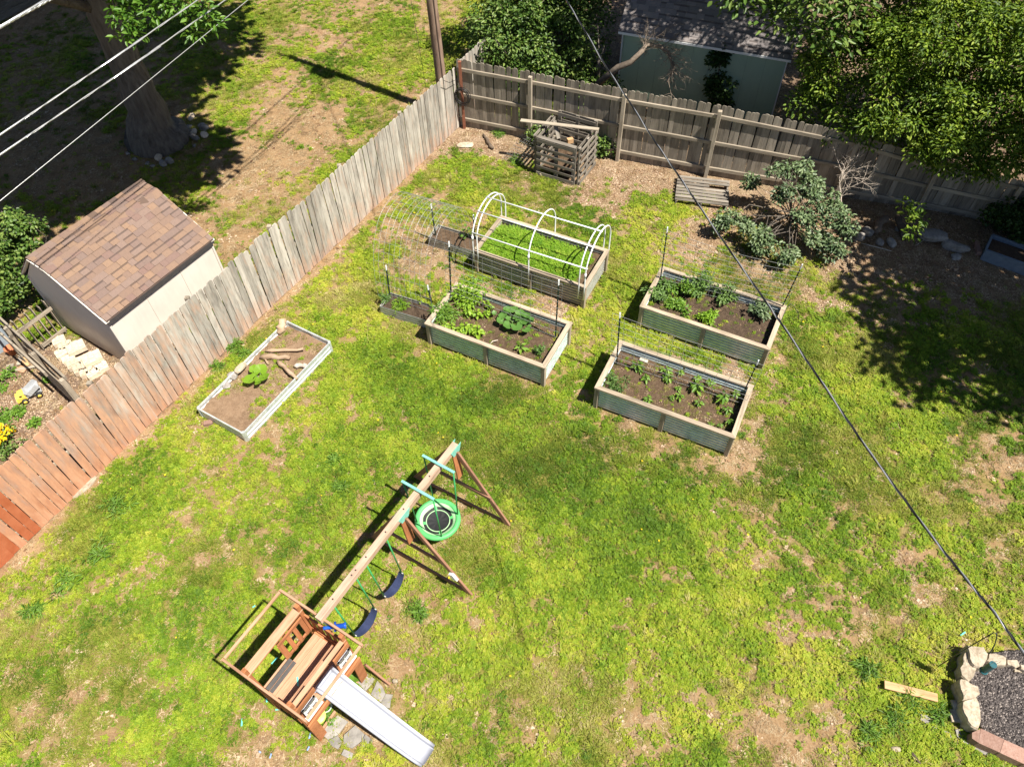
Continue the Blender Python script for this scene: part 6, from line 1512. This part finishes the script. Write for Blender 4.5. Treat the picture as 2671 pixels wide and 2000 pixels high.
def right_planter():
    A, B, D_ = G(2572, 652, .30), G(2690, 694, .30), G(2577, 620, .30)
    t = thing('metal_planter', 'blue-grey metal planter box at the foot of the ivy', 'planter', A - Vector((0, 0, .3)))
    ex = (B - A).normalized(); ey = Vector((-ex.y, ex.x, 0)); L = 1.5; W_ = .62; z = Vector((0, 0, 1))
    for a, b in ((A, A + ex * L), (A + ey * W_, A + ey * W_ + ex * L), (A + ey * .02, A + ey * (W_ - .02)), (A + ex * L + ey * .02, A + ex * L + ey * (W_ - .02))):
        MB().beam(a - z * .15, b - z * .15, .02, .30).obj('side', EDGEBLUE, t); MB().beam(a + z * .002, b + z * .002, .05, .02).obj('rim', EDGEBLUE, t)
    mb = MB(); c = A + ex * L / 2 + ey * W_ / 2 - z * .1; mb.box(c, (L - .04, W_ - .04, .02), Matrix.Rotation(math.atan2(ex.y, ex.x), 3, 'Z')); mb.obj('soil', SOIL_DARK, t)
right_planter()
for i, (px, py) in enumerate([(2548, 640), (2552, 655)]): tag(MB().box(G(px, py, .05), (.2, .1, .09), Matrix.Rotation(1.2 + i * .1, 3, 'Z')).obj('brick', PINKBRICK), 'red brick stacked at the corner of the blue-grey planter', 'brick', 'bricks by the blue-grey planter')
tag(MB().box(G(544, 1103, .04), (.17, .10, .07), Matrix.Rotation(.2, 3, 'Z')).obj('brick', PINKBRICK), 'pink brick on the grass at the near corner of the low metal bed', 'brick')
rock('stone', 'cream stone wedged at the long fence side rim of the low metal bed', G(*Z7(545, 670), .26), (.26, .12, .08), LIMESTONE, 71, rotz=1.0)
for i, (a, b) in enumerate([(470, 750), (410, 840)]): rock('stone', 'brown stone beside the far rim of the low metal bed', G(*Z7(a, b), .16), (.2, .16, .12), DARKROCK, 72 + i, group='brown stones in the low metal bed')
rock('stone', 'flat pale slab of rubble at the foot of the red stained pickets', G(225, 1270), (.62, .18, .05), LIMESTONE, 75, rotz=.95)
# stones round the oak
rng = random.Random(77)
for i in range(24):
    q = rng.gauss(.15, .55) if i < 17 else rng.uniform(-2.4, -1.0); r = rng.uniform(.85, 1.35)
    c = OB + Vector((math.cos(q) * r, math.sin(q) * r, 0)); s = rng.uniform(.10, .26)
    rock('stone', 'small stone in the loose ring around the oak trunk', c, (s, s * rng.uniform(.5, .9), s * rng.uniform(.35, .6)), DARKROCK if i % 4 else TANBLOCK, 100 + i, group='stones ringing the oak', rotz=rng.uniform(0, 3))

# ------------------------------------------------------------------ beyond the long fence, near end
ZL = lambda a, b: (a / 3.6, 760 + b / 3.6)
def plank_fence():
    A, B = G(*ZL(700, 990), .12), G(*ZL(-60, 420), .12); A.z = B.z = 0
    A = Vector((-8.62, 9.02, 0)); B = Vector((-11.0, 11.05, 0)); d = (B - A).normalized(); nrm = Vector((-d.y, d.x, 0)); L = (B - A).length
    t = thing('plank_fence', 'low weathered fence of stacked horizontal planks meeting the long fence', 'fence', A)
    z = Vector((0, 0, 1)); rng = random.Random(9)
    for f in (.02, .36, .70, 1.0): bar('post', A + d * L * f - z * .05, A + d * L * f + z * 1.02, .09, .09, WOOD_RAIL, t, up=d)
    for k in range(7): bar('plank', A + nrm * .055 + z * (.10 + .135 * k) + d * .0, A + d * L * .40 + nrm * .055 + z * (.10 + .135 * k), .02, .125, WOOD_RAIL, t)
    bar('rail', A + nrm * -.06 + z * 1.05, B + nrm * -.06 + z * 1.08, .045, .09, WOOD_RAIL, t); bar('rail', A + nrm * .12 + z * .95 + d * .5, B + nrm * .16 + z * 1.08, .045, .13, WOOD_RAIL, t)
    bar('plank', A + nrm * -.055 + z * .8 + d * .1, B + nrm * -.055 + z * .82, .02, .12, WOOD_BACK, t); bar('plank', A + nrm * -.055 + z * .35 + d * .1, B + nrm * -.055 + z * .37, .02, .12, WOOD_BACK, t)
plank_fence()
def gate_piece():
    A, B = G(*ZL(435, 485), .14), G(*ZL(620, 345), .14); A.z = B.z = 0; d = (B - A).normalized(); nrm = Vector((-d.y, d.x, 0)); L = (B - A).length; z = Vector((0, 0, 1))
    t = thing('picket_gate', 'short run of spaced old pickets between the plank fence and beige shed', 'gate', A)
    bar('rail', A + z * .14 - d * .1, B + z * .14, .04, .09, WOOD_RAIL, t); bar('rail', A + z * .78 - d * .5, B + z * .78, .04, .09, WOOD_RAIL, t)
    for k in range(8):
        p = A - d * .55 + d * ((L + .5) * k / 7) + nrm * .035; bar('picket', p + z * .05, p + z * (.98 + .04 * (k % 3)), .02, .10, WOOD_RAIL, t, up=d.cross(z))
gate_piece()
gb = 'tan concrete blocks stacked by the shed'
for i, (a, b, z, s, yaw) in enumerate([(560, 470, 0, .27, .6), (620, 520, 0, .27, .5), (590, 590, 0, .26, .7), (650, 640, 0, .26, .6), (740, 560, .10, .36, .62), (700, 690, 0, .27, .6), (760, 730, 0, .28, .6), (820, 760, 0, .27, .5), (890, 660, .10, .38, .6), (880, 770, 0, .27, .7), (800, 640, 0, .26, .6), (960, 720, 0, .26, .6), (690, 520, 0, .24, .6)]):
    c = G(*ZL(a, b), .05); mb = MB(); M = Matrix.Rotation(yaw, 3, 'Z'); hh = .11; rng = random.Random(i)
    mb.box(Vector((c.x, c.y, z + hh / 2)), (s, s * .8, hh), M)
    for q in range(3): mb.box(Vector((c.x, c.y, z + hh + .006)) + M @ Vector((-s * .3 + s * .3 * q, rng.uniform(-.05, .05), 0)), (s * .26, s * .55, .03), M)
    tag(mb.obj('concrete_block', TANBLOCK), 'knobbly tan concrete block in the pile between shed and fence', 'block', gb)
# toy dump truck
def toy_truck():
    c = G(*ZL(310, 985)); t = thing('toy_truck', 'yellow and grey plastic toy dump truck on the bare garden soil', 'toy truck', c, R(35))
    M = wm(t); W = lambda x, y, z: M @ Vector((x, y, z)); R3 = M.to_3x3()
    mb = MB(); mb.box(W(-.17, 0, .13), (.17, .19, .10), R3); mb.box(W(-.14, 0, .20), (.10, .17, .07), R3); mb.box(W(-.26, 0, .10), (.03, .2, .06), R3); mb.obj('cab', YELLOWT, t)
    MB().box(W(-.165, -.086, .205), (.05, .004, .04), R3).box(W(-.165, .086, .205), (.05, .004, .04), R3).obj('cab_window', PANE, t)
    MB().box(W(0, 0, .095), (.42, .12, .05), R3).obj('chassis', GREYT, t)
    T = R3 @ Matrix.Rotation(R(-28), 3, 'Y')
    mb = MB(); c0 = W(.08, 0, .23)
    for off, sz in (((0, 0, -.05), (.26, .2, .012)), ((0, .10, 0), (.27, .012, .11)), ((0, -.10, 0), (.27, .012, .11)), ((-.135, 0, .015), (.012, .2, .14))): mb.box(c0 + T @ Vector(off), sz, T)
    for k in range(5):
        for s in (-1, 1): mb.box(c0 + T @ Vector((-.10 + .05 * k, s * .108, 0)), (.012, .008, .10), T)
    mb.obj('tipper', GREYT, t)
    for x in (-.15, .13):
        for s in (-1, 1):
            p = W(x, s * .11, .062); a = R3 @ Vector((0, s, 0)); w_ = MB().tube([p - a * .03, p + a * .03], .062, 16).obj('wheel', BLACKMAT, t, True)
            MB().tube([p + a * .028, p + a * .036], .036, 12).obj('hub', YELLOWT, w_, True)
toy_truck()
# flowers and junk
def yellow_patch():
    c = G(*ZL(60, 1440)); t = thing('flowering_plant', 'bright yellow flowering plant behind the fading red pickets', 'plant', c)
    rng = np.random.default_rng(5)
    cl = np.array(c) + np.stack([rng.normal(0, .22, 26), rng.normal(0, .22, 26), rng.uniform(.1, .28, 26)], 1)
    o = foliage('foliage', cl, .13, 22, .07, .04, 12, LEAF_BUSH, t); kind(o, 'stuff')
    cl2 = np.array(c) + np.array([-.12, .02, 0]) + np.stack([rng.normal(0, .15, 34), rng.normal(0, .15, 34), rng.uniform(.27, .36, 34)], 1)
    o = foliage('flowers', cl2, .06, 16, .05, .05, 13, plain('yellow_petal', (.85, .55, .01), .5, var=.08), t); kind(o, 'stuff')
yellow_patch()
c = G(*ZL(60, 1335)); mb = MB(); Rm = Matrix.Rotation(.55, 3, 'Z')
mb.box(c + Vector((0, 0, .10)), (.30, .13, .10), Rm); mb.box(c + Rm @ Vector((.16, 0, .06)), (.08, .15, .07), Rm); mb.tube([c + Rm @ Vector((-.1, 0, .14)), c + Rm @ Vector((-.2, .06, .26)), c + Rm @ Vector((-.32, .06, .2))], .03, 8)
tag(mb.obj('toy_digger', plain('bright_yellow_toy', (.85, .5, .01), .4, var=.06)), 'bright yellow plastic toy digger beside the yellow flowers', 'toy')
mb = MB(); c = G(*ZL(130, 585)); mb.lathe([(0, .01), (.07, .01), (.10, .17), (.115, .17), (.115, .20), (.10, .20), (.085, .05), (0, .05)], c, 18); tag(mb.obj('plant_pot', TERRA, None, True), 'terracotta plant pot in the shade by the plank fence', 'pot')
a_ = G(*ZL(215, 520), .06); b_ = G(*ZL(175, 690), .03); tag(bar('board', a_, b_, .09, .025, WOOD_RAIL), 'grey board lying beside the terracotta pot', 'board')
tag(bar('board', G(*ZL(140, 740), .04), G(*ZL(340, 700), .05), .06, .025, WOOD_RAIL), 'narrow board lying on the garden soil above the toy truck', 'board')
tag(bar('board', G(*ZL(60, 720), .03), G(*ZL(130, 700), .03), .17, .02, WOOD_RAIL), 'short square board end on the garden soil', 'board')
tag(bar('board', G(*ZL(170, 720), .025), G(*ZL(240, 740), .025), .15, .02, CEDAR_SUN), 'short pinkish board under the narrow one', 'board')
tag(bar('board', G(*ZL(220, 620), .05), G(*ZL(255, 700), .05), .10, .02, NEW_WOOD), 'orange-brown board scrap beside the grey board', 'board')
mb = MB(); c = G(-4, 905); Rm = Matrix.Rotation(.9, 3, 'Z')
for off, sz in (((0, .2, .3), (.5, .02, .6)), ((0, -.2, .3), (.5, .02, .6)), ((.25, 0, .3), (.02, .42, .6)), ((-.25, 0, .3), (.02, .42, .6)), ((0, 0, .61), (.56, .48, .04))): mb.box(c + Rm @ Vector(off), sz, Rm)
tag(mb.obj('storage_bin', BINBLUE), 'grey-blue lidded plastic bin at the edge of the neighbouring garden', 'bin')
W1 = 'small weed on the bare edge of the dug-over garden behind the fence'; W2 = 'broad-leaved weed on the garden soil between toy truck and yellow flowers'
for i, (a, b, s, lab) in enumerate([(100, 790, .18, 'grassy weed on the garden soil between the boards and the toy truck'), (10, 920, .14, W1), (120, 1150, .16, W2), (190, 1150, .12, W2), (40, 1200, .12, W1), (450, 850, .08, 'tiny weed at the foot of the plank fence beside the toy truck'), (330, 1250, .1, 'low weed on the garden soil right behind the fading red pickets')]):
    bushy(lab, G(*ZL(a, b)), s, .10, LEAF_VEG, 400 + i, .07, .035, 8, 16, 'weed_plant', 'weeds in the neighbouring garden')
# weathered wall / deck in the far corner of the neighbouring yard
def far_deck():
    A, B = G(-40, 95), G(150, -8); d = (B - A).normalized(); nrm = Vector((-d.y, d.x, 0)); t = thing('plank_wall', 'low grey plank wall in the far corner of the neighbouring yard', 'wall', A)
    for k in range(4): bar('plank', A - d * 2 + Vector((0, 0, .12 + .2 * k)) + nrm * .3, B + d * 1.5 + Vector((0, 0, .12 + .2 * k)) + nrm * .3, .03, .19, WOOD_PALLET, t)
    for f in (-1.5, .1, 1.7, 3.3): bar('post', A + d * f + nrm * .36 - Vector((0, 0, .05)), A + d * f + nrm * .36 + Vector((0, 0, .9)), .09, .09, WOOD_RAIL, t, up=d)
far_deck()

# ------------------------------------------------------------------ stone-edged gravel bed
gb_ = thing('gravel_bed', 'raised bed of dark gravel edged with limestone and pink bricks', 'gravel bed', sum(GRAVEL_POLY, Vector()) / len(GRAVEL_POLY))
q = [(v.x, v.y) for v in GRAVEL_POLY]; ar = sum(q[i][0] * q[(i + 1) % len(q)][1] - q[(i + 1) % len(q)][0] * q[i][1] for i in range(len(q)))
if ar < 0: q = q[::-1]
MB().prism(q, -.02, .10).obj('gravel_base', GRAVEL, gb_)
Z8 = lambda a, b: (2440 + a / 4.6, 1640 + b / 4.6)
def edge_stone(poly, h0, h1, seed):
    """flat-topped limestone from its outline"""
    rng = random.Random(seed); P = [G(*Z8(a, b), h1) for a, b in poly]; c = sum(P, Vector()) / len(P); n = len(P)
    fine = []
    for i in range(n):
        a, b = P[i], P[(i + 1) % n]
        for f in (0, .5): v = a.lerp(b, f); v = v + Vector((rng.uniform(-.012, .012), rng.uniform(-.012, .012), 0)); fine.append(v)
    m_ = len(fine); V = []; cb = Vector((c.x, c.y, 0))
    V += [Vector((v.x, v.y, h0)) for v in fine]; V += [Vector((v.x, v.y, h1 * .88)) for v in fine]
    V += [Vector((c.x + (v.x - c.x) * .92, c.y + (v.y - c.y) * .92, h1 + rng.uniform(-.006, .003))) for v in fine]
    V += [Vector((c.x + (v.x - c.x) * .45, c.y + (v.y - c.y) * .45, h1 + rng.uniform(-.004, .008))) for v in fine]; V.append(Vector((c.x, c.y, h1 + .008)))
    Fs = [(k * m_ + i, k * m_ + (i + 1) % m_, (k + 1) * m_ + (i + 1) % m_, (k + 1) * m_ + i) for k in range(3) for i in range(m_)] + [(3 * m_ + i, 3 * m_ + (i + 1) % m_, 4 * m_) for i in range(m_)]
    ar = sum(fine[i].x * fine[(i + 1) % m_].y - fine[(i + 1) % m_].x * fine[i].y for i in range(m_))
    if ar < 0: Fs = [f[::-1] for f in Fs]
    return MB().add(V, Fs).obj('edge_stone', LIMESTONE, gb_)
for i, (poly, h) in enumerate([
    ([(385, 190), (470, 195), (590, 215), (640, 290), (600, 400), (560, 470), (470, 440), (410, 360), (395, 260)], .30),
    ([(340, 290), (400, 250), (420, 370), (500, 450), (480, 560), (400, 630), (320, 560), (305, 470), (340, 390)], .24),
    ([(285, 600), (330, 590), (420, 640), (530, 690), (540, 770), (480, 820), (340, 850), (320, 750), (290, 680)], .30),
    ([(330, 860), (420, 820), (500, 800), (540, 930), (550, 1100), (520, 1210), (430, 1170), (370, 1060), (325, 950)], .28),
    ([(640, 290), (760, 290), (860, 350), (850, 430), (720, 430), (620, 380)], .24), ([(870, 370), (990, 370), (1010, 450), (960, 470), (860, 420)], .22), ([(1015, 420), (1120, 440), (1120, 510), (1020, 480)], .22), ([(940, 475), (1030, 480), (1035, 520), (960, 515)], .14),
    ([(190, 850), (310, 830), (320, 930), (290, 980), (220, 950)], .09), ([(180, 960), (230, 950), (320, 1040), (310, 1110), (200, 1100)], .07)]): edge_stone(poly, -.03, h, 500 + i)
def edge_brick(poly, h):
    q = [tuple(G(*Z8(a, b), h).xy) for a, b in poly]; ar = sum(q[i][0] * q[(i + 1) % 4][1] - q[(i + 1) % 4][0] * q[i][1] for i in range(4))
    if ar < 0: q = q[::-1]
    MB().prism(q, -.02, h).obj('edge_brick', PINKBRICK, gb_)
for pl in ([(545, 1190), (823, 1320), (772, 1478), (520, 1365)], [(826, 1324), (1110, 1450), (1060, 1615), (776, 1482)], [(440, 1240), (540, 1195), (518, 1362), (440, 1310)], [(1114, 1454), (1400, 1590), (1340, 1740), (1064, 1620)]): edge_brick(pl, .22)
for i, pl in enumerate([[(230, 1210), (330, 1200), (420, 1330), (470, 1390), (350, 1380), (250, 1290)], [(90, 1220), (170, 1250), (190, 1310), (120, 1290)], [(370, 1390), (480, 1400), (740, 1530), (700, 1540), (560, 1500)]]): slab([Z8(*p) for p in pl], .03, SLATE, 'flat grey stone sunk in the grass outside the gravel bed', 'flat_stone', 'stone', 'flat stones outside the gravel bed')
Zs = lambda a, b: (2200 + a / 4.14, 1600 + b / 4.14)
slab([Zs(830, 1090), Zs(900, 1100), Zs(1010, 1200), Zs(1000, 1245), Zs(900, 1200), Zs(825, 1150)], .03, SLATE, 'flat grey stone sunk in the grass outside the gravel bed', 'flat_stone', 'stone', 'flat stones outside the gravel bed')
def gravel_bits():
    rng = np.random.default_rng(11); gx = np.array(q_ := [(v.x, v.y) for v in GRAVEL_POLY]); n = 9000
    x = rng.uniform(gx[:, 0].min(), gx[:, 0].max(), n); y = rng.uniform(gx[:, 1].min(), gx[:, 1].max(), n); ins = np.zeros(n, bool); j = len(gx) - 1
    for i in range(len(gx)):
        c = ((gx[i, 1] > y) != (gx[j, 1] > y)) & (x < (gx[j, 0] - gx[i, 0]) * (y - gx[i, 1]) / (gx[j, 1] - gx[i, 1] + 1e-9) + gx[i, 0]); ins ^= c; j = i
    x, y = x[ins], y[ins]; n = len(x)
    prot = []
    for k in range(4):
        r = random.Random(900 + k); V = [Vector(v).normalized() * r.uniform(.7, 1.15) * .016 for v in ((1, 0, 0), (-1, 0, 0), (0, 1, 0), (0, -1, 0), (0, 0, .7), (0, 0, -.7))]
        prot.append((V, [(0, 2, 4), (2, 1, 4), (1, 3, 4), (3, 0, 4), (2, 0, 5), (1, 2, 5), (3, 1, 5), (0, 3, 5)], 0))
    m_ = tuftmat('gravel_chip', [(0, (.05, .043, .043)), (.45, (.12, .103, .10)), (.8, (.23, .20, .19)), (1, (.46, .40, .36))], 0, .8)
    o = scatter_stuff('gravel', prot, np.stack([x, y, np.full(n, .105)], 1), rng.integers(0, 4, n), rng.uniform(0, 6.28, n), rng.uniform(.6, 1.5, n), rng.random(n), [m_])
    o.parent = gb_; o.location = -gb_.location
gravel_bits()
tag(bar('plank', (G(2307, 1784, .085)), (G(2445, 1819, .08)), .125, .028, NEW_WOOD), 'fresh orange plank lying on the grass near the gravel bed', 'plank')
def feeder_hook():
    B = G(2445, 1738); t = thing('garden_hook', 'thin black shepherd hook standing in the grass beside the gravel bed', 'hook', B)
    T = lambda px, py, z: G(px, py, z)
    MB().tube([B - Vector((0, 0, .1)), T(2500, 1703, .65), T(2545, 1676, 1.2), T(2580, 1656, 1.58), T(2592, 1649, 1.66), T(2599, 1651, 1.66), T(2600, 1662, 1.58), T(2594, 1682, 1.46), T(2585, 1698, 1.36), T(2579, 1705, 1.32)], .008, 7).obj('rod', DARKMETAL, t, True)
    top = T(2591, 1732, 1.10); bot = top - Vector((0, 0, .30))
    f = thing('bird_feeder', 'dark teal tube bird feeder hanging from the shepherd hook', 'bird feeder', bot)
    MB().tube([bot, bot + Vector((0, 0, .02)), bot + Vector((0, 0, .03)), top - Vector((0, 0, .02)), top], [.06, .06, .048, .048, .052], 16).obj('tube', TEALDARK, f)
    MB().tube([top + Vector((.04, 0, 0)), top + Vector((.045, .0, .12)), top + Vector((0, 0, .17)), top + Vector((-.045, 0, .12)), top + Vector((-.04, 0, 0))], .003, 5).obj('handle', STEEL, f)
    for s in (-1, 1): MB().tube([bot + Vector((s * .05, 0, .06)), bot + Vector((s * .11, 0, .06))], .005, 5).obj('perch', DARKMETAL, f)
feeder_hook()
log_piece('log', 'weathered grey split stick in the grass below the gravel bed', Zs(0, 0) and G(*Zs(735, 1490), .03), G(*Zs(830, 1620), .03), .025, LOGWOOD, 27, 'stick')
rock('stone', 'white stone with pale rubble in the clover near the picture plank', G(*Zs(560, 1470)), (.13, .08, .06), LIMESTONE, 79)
# coarse grass in the lawn, large enough to pick out
CG = {'p': 'dark coarse grass clump with dandelions near the fresh plank', 'f': 'coarse crabgrass clump along the foot of the red stained pickets', 's': 'coarse weed clump in the worn grass near the swings', 'b': 'tufty green clump between the low metal bed and the long fence', 'c': 'tufty weed clump in the litter near the hooped bed and compost bin'}
for i, (px, py, s, k) in enumerate([(2265, 1905, .16, 'p'), (2330, 1880, .2, 'p'), (2370, 1830, .16, 'p'), (2450, 1870, .16, 'p'), (2260, 1740, .14, 'p'), (200, 1250, .12, 'f'), (255, 1440, .22, 'f'), (170, 1520, .24, 'f'), (300, 1320, .22, 'f'), (90, 1590, .16, 'f'), (880, 1270, .14, 's'), (1085, 1600, .16, 's'), (870, 1200, .12, 's'),
        (1540, 600, .16, 'c'), (1300, 350, .14, 'c'), (1345, 420, .14, 'c'), (790, 880, .12, 'b'), (640, 925, .12, 'b'), (610, 900, .14, 'b'), (565, 960, .12, 'b')]):
    bushy(CG[k], G(px, py), s, s * .45, LEAF_VEG, 600 + i, .13, .014, 10, 22, 'grass_clump', 'coarse grass clumps in the lawn', 'grass clump')
